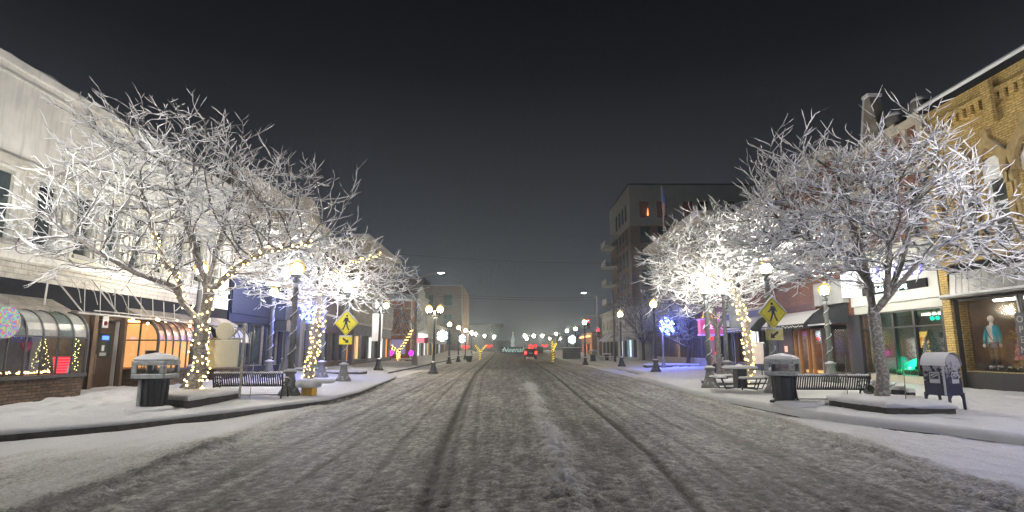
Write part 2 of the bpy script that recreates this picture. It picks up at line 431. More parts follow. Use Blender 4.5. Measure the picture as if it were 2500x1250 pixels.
_wc = {}
def window(F, p0, p1, z0, z1, depth=.12, pane=None, frame=None, mx=1, mz=1, sill=True, name='window', fw=.06, lab=None):
    w_, h_ = abs(F.u(p1)-F.u(p0)), z1-z0; u0 = min(F.u(p0), F.u(p1))
    frame = frame or mat('window_frame', (.35, .35, .33), .6); pane = pane or PANE
    key = (round(w_, 2), round(h_, 2), mx, mz, frame.name, pane.name, depth, sill, fw)
    if key not in _wc:
        a = MB(); d0, d1 = -depth-.05, -depth+.03
        a.box(d0, d1, 0, fw, 0, h_); a.box(d0, d1, w_-fw, w_, 0, h_); a.box(d0, d1, fw, w_-fw, 0, fw); a.box(d0, d1, fw, w_-fw, h_-fw, h_)
        for i in range(1, mx+1-0):
            if mx > 1 and i < mx: x = w_*i/mx; a.box(d0+.01, d1-.01, x-.02, x+.02, fw, h_-fw)
        for i in range(1, mz):
            z = h_*i/mz; a.box(d0+.015, d1-.015, fw, w_-fw, z-.02, z+.02)
        p = MB(); p.quad((-depth-.02, fw, fw), (-depth-.02, w_-fw, fw), (-depth-.02, w_-fw, h_-fw), (-depth-.02, fw, h_-fw))
        s_ = MB(); s_.box(-depth+.03, .10, -.07, w_+.07, -.10, -.004)
        _wc[key] = (a.mesh('window', frame), p.mesh('pane', pane), s_.mesh('sill', mat('stone_sill', (.42, .41, .38), .8, snow=True)))
    m = _wc[key]; o = bpy.data.objects.new(name, m[0]); link(o, F.t); o.location = (0, u0, z0-F.zg)
    if lab: o['label'] = lab
    q = bpy.data.objects.new('pane', m[1]); link(q, o)
    if sill: q = bpy.data.objects.new('sill', m[2]); link(q, o)
    return o

def wall(F, p0, p1, z0, z1, m, ops=(), depth=.16, back=8, name='wall', roof=True, roofz=None):
    """front wall with real openings, plus the volume behind"""
    mb = MB(); us = sorted([0+min(F.u(p0), F.u(p1)), max(F.u(p0), F.u(p1))]+[F.u(q) for o in ops for q in o[:2]])
    zs = sorted([z0, z1]+[q for o in ops for q in o[2:4]]); us = [round(q, 5) for q in us]; zs = [round(q, 5) for q in zs]
    us = sorted(set(us)); zs = sorted(set(zs)); lo, hi = min(F.u(p0), F.u(p1)), max(F.u(p0), F.u(p1))
    def inop(u, z): return any(min(F.u(o[0]), F.u(o[1])) < u < max(F.u(o[0]), F.u(o[1])) and o[2] < z < o[3] for o in ops)
    for i in range(len(us)-1):
        for j in range(len(zs)-1):
            if not inop((us[i]+us[i+1])/2, (zs[j]+zs[j+1])/2):
                mb.quad((0, us[i], zs[j]-F.zg), (0, us[i+1], zs[j]-F.zg), (0, us[i+1], zs[j+1]-F.zg), (0, us[i], zs[j+1]-F.zg))
    for o in ops:
        a, b = sorted((F.u(o[0]), F.u(o[1]))); c, d = o[2]-F.zg, o[3]-F.zg; D = -depth-.06
        mb.quad((0, a, c), (0, a, d), (D, a, d), (D, a, c)); mb.quad((0, b, c), (0, b, d), (D, b, d), (D, b, c))
        mb.quad((0, a, c), (0, b, c), (D, b, c), (D, a, c)); mb.quad((0, a, d), (0, b, d), (D, b, d), (D, a, d))
    c, d = z0-F.zg, z1-F.zg
    mb.quad((0, lo, c), (0, lo, d), (-back, lo, d), (-back, lo, c)); mb.quad((0, hi, c), (0, hi, d), (-back, hi, d), (-back, hi, c))
    mb.quad((-back, lo, c), (-back, hi, c), (-back, hi, d), (-back, lo, d))
    o = mb.build(name, m, F.t, fix=False)
    if roof:
        r = MB(); zz = (roofz or z1)-F.zg; r.box(-back, -.2, lo+.02, hi-.02, zz-.5, zz-.25); r.build('roof', SNOW, F.t)
    return o

def part(F, name, m, *boxes, bevel=0):
    if name in ('pilaster', 'cornice_bracket', 'hood_bracket', 'dentil', 'stone_pier', 'wood_mullion', 'mullion', 'entrance_post', 'shelf') and len(boxes) > 1:
        for b in boxes: o = part(F, name, m, b, bevel=bevel)
        return o
    mb = MB()
    for b in boxes: F.box(mb, *b)
    return mb.build(name, m, F.t, bevel=bevel)

def interior(F, p0, p1, z0, z1, deep, mw, lamp=None, mf=None):
    mb = MB(); a, b = sorted((F.u(p0), F.u(p1))); c, d = z0-F.zg, z1-F.zg
    mb.quad((-deep, a, c), (-deep, b, c), (-deep, b, d), (-deep, a, d)); mb.quad((-.3, a, c), (-.3, a, d), (-deep, a, d), (-deep, a, c))
    mb.quad((-.3, b, c), (-.3, b, d), (-deep, b, d), (-deep, b, c)); mb.quad((-.3, a, d), (-.3, b, d), (-deep, b, d), (-deep, a, d))
    mb.quad((-.3, a, c), (-.3, b, c), (-deep, b, c), (-deep, a, c))
    o = mb.build('interior', mw, F.t, fix=False)
    if lamp:
        l = MB(); m_, s = (a+b)/2, min(.6, (b-a)*.3); l.box(-deep*.55-.12, -deep*.55+.12, m_-s, m_+s, d-.08, d-.03); l.build('ceiling_lamp', lamp, F.t)
    return o

def text(body, size, m, parent, loc=(0, 0, 0), rot=None, name='lettering', ext=.01, shear=0, xs=1, align='CENTER', sp=1, off=0):
    cu = bpy.data.curves.new('txt', 'FONT'); cu.body = body; cu.size = size; cu.extrude = ext; cu.align_x = align; cu.shear = shear; cu.space_character = sp
    cu.offset = off
    o = bpy.data.objects.new('txt', cu); COL.objects.link(o); dg = bpy.context.evaluated_depsgraph_get()
    me = bpy.data.meshes.new_from_object(o.evaluated_get(dg)); bpy.data.objects.remove(o)
    # text x -> local y, text y -> local z, depth -> local x (outwards)
    M = Matrix(((0, 0, 1, 0), (xs, 0, 0, 0), (0, 1, 0, 0), (0, 0, 0, 1)))
    me.transform((rot.to_4x4() if rot is not None else Matrix.Identity(4)) @ M); me.materials.clear(); me.materials.append(m)
    q = bpy.data.objects.new(name, me); link(q, parent); q.location = loc; return q

# colours
STUCCO = mat('cream_painted_wall', (.80, .79, .73), .85, .22, .7, .35, 25, snow=True, streak=True)
BAND = brick('cream_block_band', (.50, .47, .40), (.60, .57, .50), (.3, .28, .24), .45, .14)
DARKSIGN = mat('dark_sign_band', (.009, .009, .010), .8, .3, 4, .1, spec=.15)
BRONZE = mat('dark_bronze_frame', (.04, .036, .032), .45, .3, 5)
STONE = brick('brown_ledge_stone', (.055, .035, .02), (.15, .095, .055), (.02, .015, .012), .26, .075, ms=.010, bump=1.0)
WOODB = mat('brown_wood_front', (.085, .055, .032), .7, .45, 5, .3)
NAVY = mat('navy_painted_front', (.003, .007, .035), .9, .3, 2, .15, snow=True)
TANB = brick('tan_brick', (.26, .215, .15), (.34, .29, .21), (.2, .19, .16))
YBR = brick('yellow_brick', (.50, .34, .10), (.64, .46, .16), (.20, .15, .07), bump=1)
REDB = brick('red_brick', (.16, .055, .032), (.24, .09, .05), (.16, .12, .1))
DKB = brick('dark_brown_brick', (.075, .05, .04), (.13, .085, .065), (.08, .07, .06))
ORB = brick('orange_painted_brick', (.42, .15, .03), (.5, .19, .045), (.36, .13, .03))
GRY = mat('grey_painted_front', (.19, .19, .19), .8, .25, 2, .2, snow=True)
GRYL = mat('pale_grey_cladding', (.42, .43, .43), .8, .2, 1.5, .15, snow=True, streak=True)
CRM = mat('cream_stone_trim', (.50, .46, .38), .8, .25, 3, .2, snow=True)
WHT = mat('white_trim_paint', (.72, .72, .70), .6, .1, 3)
BLK = mat('black_paint', (.018, .018, .02), .45, .3, 6)
CHAR = mat('charcoal_cladding', (.045, .048, .052), .6, .3, 4)
DKIN = mat('dark_shop_room', (.07, .06, .05), .9, .5, 2)
SNOWROOF = snowmat('roof_snow', (.62, .62, .62), 5, .5)
EWARM = emat('warm_lit_room', (1, .52, .20), 1.0)
ECEIL = emat('ceiling_lamp_glow', (1, .93, .8), 9)
ECEILW = emat('warm_ceiling_lamp_glow', (1, .55, .22), 9)

# ---- left 1: cream painted two-storey block
F = Fr('L', 6, 25.8, 'cream_commercial_block', 'long cream painted two storey block over curved glass shop bays at the left')
wins = [(8.0, 9.0), (9.6, 10.4), (11.2, 12.4), (13.2, 14.35), (15.0, 15.75), (16.45, 17.15), (17.75, 18.4), (19.0, 19.65), (20.3, 20.95), (21.6, 22.25), (22.9, 23.55), (24.2, 24.85)]
ops = [(a, b, 4.35, 6.15) for a, b in wins]+[(9.5, 15.75, .95, 2.72), (17.8, 18.8, .22, 2.55), (19.05, 22.3, .95, 2.72), (22.95, 25.7, .95, 2.72)]
wall(F, 6, 25.8, -.2, 8.75, STUCCO, ops, .2)
for a, b in wins:
    window(F, a, b, 4.35, 6.15, .14, PANE, mat('cream_window_frame', (.5, .5, .44), .6), 1, 2)
part(F, 'cornice', STUCCO, (6, 25.84, 8.752, 8.95, -.3, .12), (6, 25.82, 8.5, 8.56, 0.003, .05))
mb = MB(); uu = [(i/60) for i in range(61)]
pts = [(-.1, 19.8*t, 8.97-F.zg+.03*math.sin(t*37)*math.sin(t*11)) for t in uu]; mb.tube(pts, [.11+.03*math.sin(i*1.7) for i in range(61)], 8)
mb.build('snow_cap', SNOW, F.t, True)
part(F, 'window_band', mat('cream_moulding', (.60, .58, .50), .8, .2, 3, .1, snow=True), (6, 25.8, 6.22, 6.36, .003, .10), (6, 25.8, 6.36, 6.44, .003, .16), (6, 25.8, 4.12, 4.24, .003, .10))
part(F, 'pilaster', mat('cream_moulding', (0, 0, 0)), *[(b+.1, b+.2, 4.25, 6.21, .004, .06) for a, b in wins], *[(a-.2, a-.1, 4.25, 6.21, .004, .06) for a, b in wins])
part(F, 'stone_band', BAND, (6, 25.8, 3.42, 3.82, .004, .06), (6, 25.8, 3.82, 3.9, .004, .1))
part(F, 'sign_band', DARKSIGN, (6, 25.8, 2.76, 3.415, .005, .05))
part(F, 'shopfront_wall', WOODB, (15.76, 17.79, .1, 2.75, .005, .04), (18.81, 19.04, .1, 2.75, .005, .045), (17.79, 18.81, 2.56, 2.75, .005, .05))
part(F, 'entrance_post', mat('tan_post', (.16, .11, .07), .7), (17.45, 17.62, .1, 2.72, .05, .16), (18.84, 18.97, .1, 2.72, .05, .16))
d = part(F, 'door', mat('brown_door', (.06, .035, .02), .6, .4, 8), (17.83, 18.77, .25, 2.5, -.16, -.10))
b = MB(); F.box(b, 17.93, 17.98, .9, 1.5, -.098, -.04); b.build('handle', mat('brass_handle', (.4, .32, .2), .3, metal=1), d)
b = MB(); F.box(b, 18.05, 18.62, 1.4, 2.15, -.098, -.09); b.build('pane', PANE, d)
b = MB(); F.box(b, 18.2, 18.5, 1.95, 2.07, -.088, -.075); b.build('open_sign', emat('blue_neon', (.08, .2, 1), 2.5), d)
b = MB(); F.box(b, 18.22, 18.34, 1.6, 1.78, -.088, -.08); F.box(b, 18.15, 18.45, 1.45, 1.55, -.088, -.08); b.build('paper_notice', WHT, d)
# curved glass bays
RIB = mat('bay_rib_metal', (.05, .048, .045), .4, .3, 6); BG1 = glassmat('curved_glass', (.75, .8, .78), .30)
COP = mat('copper_bay_roof', (.40, .22, .14), .35, .3, 2, metal=.6)
BROOF = mat('thin_snow_roof', (.30, .27, .23), .8, .4, 2, .3, streak=True)
def bay(y0, y1, n, roofm, gl, sidewall, zt=2.62):
    Dp = 1.2; prof = [(Dp, 1.02), (Dp, 1.95)]
    for k in range(1, 7):
        a = k/6*math.pi/2; prof.append((Dp-.62+.62*math.cos(a), 1.95+(zt-1.95)*math.sin(a)))
    prof.append((.15, zt+.06))
    t = MB(); F.box(t, y0, y1, .0, .93, .06, Dp-.02); t.build('bay_base', STONE, F.t)
    t = MB(); F.box(t, y0-.04, y1+.04, .931, 1.02, .06, Dp+.06); t.build('bay_sill', BRONZE, F.t)
    step = (y1-y0)/n
    for i in range(n+1):
        y = y0+i*step; r = MB(); r.tube([F.P(y, z, d) for d, z in prof], .026 if 0 < i < n else .045, 6); r.build('rib', RIB, F.t)
    r = MB(); F.box(r, y0+.03, y1-.03, 1.93, 1.97, Dp-.02, Dp+.025); r.build('mid_rail', RIB, F.t)
    for i in range(n):
        a, b = y0+i*step+.02, y0+(i+1)*step-.02; g = MB()
        for (d0, z0), (d1, z1) in zip(prof[:2], prof[1:2]): g.quad(F.P(a, z0, d0-.01), F.P(b, z0, d0-.01), F.P(b, z1, d1-.01), F.P(a, z1, d1-.01))
        g.build('glass_panel', GLASS, F.t, True)
        g = MB()
        for (d0, z0), (d1, z1) in zip(prof[1:-1], prof[2:]): g.quad(F.P(a, z0, d0-.01), F.P(b, z0, d0-.01), F.P(b, z1, d1-.01), F.P(a, z1, d1-.01))
        g.build('curved_panel', roofm if not isinstance(roofm, list) else roofm[i % len(roofm)], F.t, True)
    # end cheek towards the camera
    if sidewall is not None:
        g = MB(); pl = [F.P(y0-.0, .0, .06)]
        poly = [(d-.02, z-F.zg) for d, z in prof]+[(.06, zt+.06-F.zg), (.06, 1.02-F.zg)]
        g.prism(poly, F.u(y0)+.01, F.u(y0)+.02, 'y'); g.build('end_pane', GLASS, F.t)
        r = MB(); F.box(r, y0-.02, y0+.02, 1.93, 1.97, .08, Dp-.05); F.box(r, y0-.021, y0+.021, 1.02, zt+.02, .56, .60); r.build('end_mullion', RIB, F.t)
    s = MB(); a = [F.P(y0-.06, 2.72, .6), F.P(y1+.06, 2.72, .6), F.P(y1+.06, 3.02, .02), F.P(y0-.06, 3.02, .02)]
    s.quad(*a); s.quad(*[(p[0], p[1], p[2]-.1) for p in a]); s.quad(a[0], a[1], (a[1][0], a[1][1], a[1][2]-.1), (a[0][0], a[0][1], a[0][2]-.1))
    s.quad(a[0], a[3], (a[3][0], a[3][1], a[3][2]-.1), (a[0][0], a[0][1], a[0][2]-.1)); s.v = [(q[0], q[1], q[2] if i_ % 1 else q[2]) for i_, q in enumerate(s.v)]; s.build('bay_roof', BROOF, F.t)
CG = [mat('curved_panel_grey', (.30, .30, .29), .25, .35, 3, spec=.8), mat('curved_panel_green', (.13, .17, .16), .22, .4, 3, spec=.8), mat('curved_panel_pale', (.42, .43, .41), .25, .3, 3, spec=.8)]
bay(9.8, 15.8, 12, CG, GLASS, None)
bay(19.0, 22.4, 8, COP, GLASS, True)
bay(22.95, 25.7, 6, [CG[2]], GLASS, None)
mb = MB()
for i in range(4): y = 15.8-.5*i-.25
interior(F, 9.5, 15.75, .95, 2.72, 2.6, mat('shop_room_grey', (.32, .30, .27), .9, .4, 2), emat('bay_ceiling_lamp', (1, .93, .85), 34))
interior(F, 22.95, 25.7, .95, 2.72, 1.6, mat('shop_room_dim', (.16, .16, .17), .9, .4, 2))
# warm room behind the copper bay
mb = MB(); F.box(mb, 22.0, 22.3, 1.02, 2.7, -1.2, 1.0); mb.build('room_partition', DKIN, F.t)
mb = MB(); F.box(mb, 21.2, 21.25, 1.02, 2.58, -1.6, 1.0); mb.build('lit_room_wall', EWARM, F.t)
interior(F, 19.1, 22.3, .95, 2.72, 1.9, mat('orange_room', (.75, .40, .16), .9, .2, 2), ECEILW)

# ---- awning truss hanging over the door
tr = thing('awning_frame', 'bare white steel awning frame of rods fixed over the brown shop door', 'awning frame', (XL+.35, 15.0, 0), 0)
WST = mat('white_steel_snow', (.50, .49, .46), .5, .2, 6)
def rod(pts, r=.018, nm='rod'):
    m_ = MB(); m_.tube(pts, r, 6); return m_.build(nm, WST, tr)
rod([(.5, -.35, 3.6), (.5, 5.4, 3.6)], .016, 'top_rail'); rod([(.65, .6, 2.62), (.65, 7.0, 2.62)], .03, 'bottom_rail'); rod([(.65, 1.2, 2.72), (.65, 5.2, 2.72)], .02, 'bottom_rail')
rod([(.5, -.35, 3.62), (.5, -.38, 2.75)], .022)
for k in range(8): y = .9+k*.62; rod([(.52, y, 3.5-.04*k), (.6, y, 2.62)], .011)
for k in range(3): y = -.3+k*1.5; rod([(.5, y, 3.58), (.62, y+1.15, 2.62)], .02, 'brace')
for k in range(4): y = -.2+k*.15; m_ = MB(); m_.tube([(.5, y, 3.6), (.5, y+.6+.2*k, 3.52), (.52, y+.9+.45*k, 3.25), (.55, y+1.0+.5*k, 2.9)], .010, 5); m_.build('bent_rod', WST, tr)

# ---- displays in the first bay
def lights_on(path_pts, m, r, parent, name='bulb'):
    b = MB(); b.ball((0, 0, 0), r, 6, 3); me = b.mesh(name, m, True)
    for p in path_pts: o = bpy.data.objects.new(name, me); link(o, parent); o.location = p
def garland(label, pts, col, r=.02, wire=True, group='lit garlands in the shop bay', name='light_garland', strength=10, cat='string lights'):
    t = thing(name, label, cat, pts[0], 0, group); q = [Vector(p)-Vector(pts[0]) for p in pts]
    if wire: m_ = MB(); m_.tube(q, .004, 4); m_.build('wire', BLK, t)
    lights_on(q, emat('bulb_%02d%02d%02d_%d' % (col[0]*99, col[1]*99, col[2]*99, strength), col, strength), r, t); return t
def ww(y, z, d): return (XL+d, y, z)
for k, (a, b, n, nm) in enumerate(((12.7, 13.7, 26, 'nearest'), (13.8, 14.3, 18, 'middle'), (14.35, 14.8, 18, 'farthest'))):
    garland('%s warm light garland lying on the stone sill of the first glass bay' % nm, [ww(a+(b-a)*i/n, 1.07+.05*rng.random(), 1.0+.12*rng.random()) for i in range(n)], (1, .5, .2), .017, strength=9)
garland('green and white lights twined up the end post of the first glass bay', [ww(15.62+.05*math.sin(i*2.1), 1.1+i*.03, 1.05+.08*math.cos(i*1.7)) for i in range(40)], (.85, 1, .35), .012, strength=5)
garland('gold lights on the small display tree in the first glass bay', [ww(14.75+.22*(1-i/45)*math.sin(i*2.4), 1.15+i*.02, .85+.2*(1-i/45)*math.cos(i*2.4)) for i in range(45)], (1, .85, .3), .011, strength=5)
lantern = thing('lit_basket', 'red glowing wicker basket with wire rings in the first glass bay', 'basket', ww(15.3, 1.03, .95))
m_ = MB(); m_.lathe([(.13, 0), (.16, .2), (.19, .42)], n=16); m_.build('bowl', emat('red_glow', (1, .01, .05), 1.0), lantern, True)
m_ = MB()
for k in range(6): m_.tube([((.135+.01*k)*math.cos(a), (.135+.01*k)*math.sin(a), .03+k*.07) for a in [i*math.pi/10 for i in range(20)]], .008, 4, closed=True)
m_.build('ring', emat('red_wire_glow', (1, .25, .25), 1.1), lantern)
disc = thing('rainbow_reflection', 'shimmering rainbow disc hung behind the top left bay pane', 'window ornament', ww(13.12, 2.24, 1.24))  # reflection on the curved panel, painted as a glowing rainbow disc
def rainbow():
    m, t, b = _new('rainbow_reflection_glow'); n = _noise(t, 5, 1, _obj(t)); wv = t.nodes.new('ShaderNodeTexWave'); wv.wave_type = 'RINGS'; wv.inputs['Scale'].default_value = 5; wv.inputs['Distortion'].default_value = 9; wv.inputs['Detail Scale'].default_value = 3
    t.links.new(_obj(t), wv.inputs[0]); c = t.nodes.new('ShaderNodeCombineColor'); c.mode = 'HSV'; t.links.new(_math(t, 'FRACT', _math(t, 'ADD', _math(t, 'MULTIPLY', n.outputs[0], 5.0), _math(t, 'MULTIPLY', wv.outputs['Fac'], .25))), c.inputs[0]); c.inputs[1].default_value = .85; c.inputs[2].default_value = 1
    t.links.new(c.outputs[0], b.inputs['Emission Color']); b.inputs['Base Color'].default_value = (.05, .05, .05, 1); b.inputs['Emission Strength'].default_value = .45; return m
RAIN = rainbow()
m_ = MB(); m_.prism([(.38*math.cos(a), .36*math.sin(a)) for a in [i*math.pi/16 for i in range(32)]], 0, .03, 'x'); m_.build('reflection_face', RAIN, disc)
m_ = MB(); m_.tube([(0, 0, .4), (0, 0, .55)], .004, 4); m_.build('cord', BLK, disc)  # added cord of the painted reflection, no real hanging
orn = thing('heart_ornament', 'dark red heart shaped ornament hanging in the first glass bay', 'window ornament', ww(14.25, 1.72, .85))
m_ = MB(); hp = [(.16*math.sin(a)**3, .0105*(13*math.cos(a)-5*math.cos(2*a)-2*math.cos(3*a)-math.cos(4*a))) for a in [i*math.pi/14 for i in range(28)]]; m_.prism(hp, -.02, .02, 'x'); m_.build('heart', mat('red_ornament', (.5, .02, .04), .4), orn, bevel=.01)
m_ = MB(); m_.tube([(0, 0, .1), (0, 0, .9)], .003, 4); m_.build('cord', BLK, orn)
for k, (y, nm) in enumerate(((13.1, 'first'), (13.62, 'second'))):
    q = thing('clothes_stand', '%s dress stand with draped winter clothes behind the bay glass' % nm, 'clothes stand', ww(y, 1.02, .55), 0, 'dress stands in the shop bay')
    m_ = MB(); m_.tube([(0, 0, 0), (0, 0, .55)], .02, 6); m_.lathe([(.14, 0), (.12, .03), (.02, .05)], n=10); m_.build('stand', BLK, q)
    m_ = MB(); m_.lathe([(.17, .42), (.13, .6), (.17, .85), (.14, .98), (.05, 1.05), (.045, 1.12)], n=12); m_.build('garment', mat('pale_garment%d' % k, ((.45, .42, .38), (.3, .25, .28))[k], .9, .4, 14, .5), q, True)
# furniture silhouette in the warm room
q = thing('cafe_chair', 'dark slat back cafe chair beside the small table in the orange lit bay', 'chair', ww(19.7, 1.02, .55), R(20))
m_ = MB(); m_.box(-.2, .2, -.2, .2, .22, .26); m_.build('seat', BLK, q)
m_ = MB(); m_.tube([(-.18, .19, .26), (-.18, .22, .6)], .016, 6); m_.tube([(.18, .19, .26), (.18, .22, .6)], .016, 6); m_.box(-.2, .2, .2, .225, .48, .6); m_.build('backrest', BLK, q)
for a in (-1, 1):
    for b in (-1, 1): m_ = MB(); m_.tube([(a*.17, b*.17, .22), (a*.19, b*.19, 0)], .014, 5); m_.build('leg', BLK, q)
q = thing('cafe_table', 'small dark pedestal table in the orange lit bay', 'table', ww(19.75, 1.02, .95))
m_ = MB(); m_.lathe([(.26, .4), (.26, .43)], n=18); m_.build('tabletop', BLK, q); m_ = MB(); m_.lathe([(.15, 0), (.03, .04), (.025, .4)], n=10); m_.build('pedestal', BLK, q)
garland('string of bare party bulbs sagging under the awning frame', [(XL+1.0+.25*math.sin(i), 17.9+i*.42, 2.55-.10*math.sin(i*1.9)) for i in range(11)], (1, .55, .25), .045, strength=14, name='party_lights', group=None)
# small sandwich board and mailbox by door
q = thing('sandwich_board', 'pale blue advertising board leaning at the corner of the stone bay', 'sign board', ww(16.02, gz(-12, 16), .55), R(-70))
m_ = MB(); m_.box(-.25, .25, -.02, .02, 0, .78); m_.build('board', mat('pale_blue_board', (.45, .62, .68), .6), q, bevel=.01); m_ = MB(); m_.box(-.2, .2, -.028, -.021, .12, .3); m_.box(-.12, .12, -.028, -.021, .42, .62); m_.build('print', mat('teal_print', (.05, .2, .25), .6), q)
q = thing('door_notice', 'white notice with a red round emblem above the brown shop door', 'sign', ww(18.0, 2.5, .09)); m_ = MB(); m_.box(0, .02, -.13, .13, -.19, .19); m_.build('panel', WHT, q)
m_ = MB(); m_.prism([(.07*math.cos(a), -.05+.07*math.sin(a)) for a in [i*math.pi/10 for i in range(20)]], .021, .03, 'x'); m_.build('emblem', mat('dark_red_print', (.25, .02, .03), .5), q)

# ---- generic storefront row buildings
def row(side, y0, y1, zt, m, name, label, mlow, zlow, wins=None, wz=(5.4, 7.4), shop=True, n=3, shopm=None, cor=True, corm=None, wm=None, pane=None, lit=None, sz=(.9, 2.9), X=None):
    F = Fr(side, y0, y1, name, label, X=X); L_ = y1-y0; n2 = wins or max(1, int(L_/1.9)); ops = []
    wl = []
    for i in range(n2):
        c = y0+L_*(i+.5)/n2; h = min(.5, L_/n2*.27); wl.append((c-h, c+h)); ops.append((c-h, c+h, *wz))
    sh = []
    if shop:
        for i in range(n):
            a = y0+.4+(L_-.8)*i/n+.1; b = y0+.4+(L_-.8)*(i+1)/n-.1; sh.append((a, b)); ops.append((a, b, *sz))
    wall(F, y0, y1, -.3, zt, m, ops, .16)
    for a, b in wl: window(F, a, b, *wz, .12, pane or PANE, wm, 1, 2)
    for k, (a, b) in enumerate(sh): window(F, a, b, *sz, .14, (lit[k] if lit and lit[k] else (shopm or PANE)), BRONZE, 2, 1, False, 'shop_window')
    if mlow:
        bx = [(y0+.02, y1-.02, sz[1]+.02, zlow, .004, .12), (y0+.02, y1-.02, -.2, sz[0]-.02, .004, .06)]
        for i in range(n+1):
            c = y0+.4+(L_-.8)*i/n; bx.append((c-.09 if i else y0+.02, c+.09 if i < n else y1-.02, sz[0]-.018, sz[1]+.018, .004, .08))
        part(F, 'shopfront', mlow, *bx)
    if cor:
        c = corm or CRM; part(F, 'cornice', c, (y0-.02, y1+.02, zt-.32, zt-.02, .004, .22), (y0-.02, y1+.02, zt-.02, zt+.14, -.3, .40))
        part(F, 'dentil', c, *[(y0+.15+i*.5, y0+.35+i*.5, zt-.5, zt-.33, .004, .15) for i in range(int((L_-.3)/.5))])
        part(F, 'belt_course', c, (y0, y1, zlow+.003, zlow+.14, .004, .16))
    return F
LITY = emat('lit_window_yellow', (1, .62, .25), .9); LITW = emat('lit_window_white', (.95, .95, .9), 1.1); LITO = emat('lit_window_orange', (1, .35, .08), .8); LITP = emat('lit_window_pink', (1, .25, .4), .5)
F = row('L', 25.84, 32.3, 9.9, TANB, 'navy_storefront_building', 'tan brick building with navy painted shopfront next to the curved glass bays', NAVY, 5.0, 4, (6.0, 7.9), n=3, shopm=PANE)
part(F, 'navy_cladding', NAVY, (25.9, 32.2, 3.3, 5.05, .125, .2)); part(F, 'hanging_sign_box', BLK, (30.6, 31.6, 2.65, 3.2, .21, .9))
F = row('L', 32.34, 38.9, 9.7, CRM, 'cream_stone_building', 'cream stone fronted building with peaked parapet and grey pilasters behind the left lamps', GRY, 4.2, 4, (5.6, 7.6), n=4, shopm=PANE, lit=[None, LITP, None, None])
mb = MB(); mb.prism([(F.u(33.6), 9.7-F.zg), (F.u(37.6), 9.7-F.zg), (F.u(37.2), 10.8-F.zg), (F.u(35.6), 11.3-F.zg), (F.u(34.0), 10.8-F.zg)], -.3, .05, 'x'); mb.build('parapet', CRM, F.t)
part(F, 'pilaster', GRY, *[(c-.22, c+.22, -.1, 4.1, .13, .35) for c in (32.8, 34.4, 36.0, 37.6, 38.6)])
row('L', 38.94, 46.9, 8.9, DKB, 'dark_brick_building', 'dark brown brick building with narrow shop windows beyond the cream stone one', DKB, 4.0, 4, (5.4, 7.2), n=4, shopm=PANE, lit=[None, None, None, LITO])
F = row('L', 46.94, 62, 10.9, TANB, 'corniced_brick_building', 'tall tan brick building with heavy cornice and ribbed metal band at the crossing', GRY, 3.8, 6, (7.6, 9.2), n=6, lit=[LITY, None, LITW, None, LITW, LITO])
part(F, 'ribbed_band', mat('tan_ribbed_metal', (.30, .27, .2), .6, .3, 2), *[(47.0+i*.45, 47.25+i*.45, 4.0, 6.3, .165, .28) for i in range(33)], (47.0, 61.9, 3.95, 6.35, .004, .16))
part(F, 'cornice_bracket', CRM, *[(47.3+i*1.6, 47.6+i*1.6, 9.7, 10.5, .16, .75) for i in range(10)]); part(F, 'eave', SNOWROOF, (46.95, 62.2, 11.05, 11.25, -.5, 1.0))
# north wall of that building is hidden; orange house beyond the crossing
F = Fr('L', 75, 80, 'orange_brick_house', 'orange painted brick house with one tall window facing down the street')
wall(F, 75, 80, .1, 8.3, ORB, [], back=9)
F2 = Fr('F', -21.6, -12.58, 'tmp', 'x', face=74.97); F2.t.parent = None
root = F.t
for nm, m_, bxs in (('end_wall', ORB, [(-21.6, -12.62, .1, 8.3, 0, .1)]), ('eave_trim', WHT, [(-21.6, -12.5, 8.0, 8.3, .1, .3)]), ('corner_trim', WHT, [(-12.62, -12.45, .1, 8.3, 0, .14)]), ('belt_course', CRM, [(-21.6, -12.62, 7.0, 7.15, .1, .16), (-21.6, -12.62, 3.6, 3.8, .1, .2)])):
    o = part(F2, nm, m_, *bxs); o.matrix_world = Matrix.Identity(4)
    M = Matrix.Translation(F2.t.location) @ Matrix.Rotation(F2.rz, 4, 'Z'); Mi = (Matrix.Translation(F.t.location)).inverted() @ M
    o.data.transform(Mi); o.parent = root; o.matrix_basis = Matrix.Identity(4)
mm = MB(); M_ = Matrix.Translation(-Vector(F.t.location))
for (a, b, c, d) in ((-15.9, -14.9, 4.3, 6.3),):
    mm.box(a, b, 74.83, 74.87, c, d, M_)
o = mm.build('window', emat('dim_curtain', (.42, .2, .06), .35), root)
mm = MB()
for (a, b, c, d) in ((-16.0, -15.9, 4.2, 6.4), (-14.9, -14.8, 4.2, 6.4), (-15.9, -14.9, 6.3, 6.4), (-15.9, -14.9, 4.2, 4.3), (-15.9, -14.9, 5.25, 5.3)): mm.box(a, b, 74.8, 74.865, c, d, M_)
mm.build('frame', CRM, o)
mm = MB(); mm.box(-15.0, -13.2, 74.83, 74.86, 1.2, 3.2, M_); mm.build('shop_window', emat('mauve_window', (.5, .4, .7), .35), root)
bpy.data.objects.remove(F2.t)
F = row('L', 80.05, 90, 9.3, GRYL, 'white_gabled_building', 'pale grey two storey building with stepped parapet and bright lit shopfront', GRYL, 4.2, 4, (5.3, 7.4), n=3, corm=GRYL, lit=[LITW, None, LITW])
mb = MB(); mb.prism([(F.u(80.1), 9.4-F.zg), (F.u(86.6), 9.4-F.zg), (F.u(86.6), 10.2-F.zg), (F.u(83.4), 10.9-F.zg), (F.u(80.1), 10.2-F.zg)], -.3, .1, 'x'); mb.build('parapet', GRYL, F.t)
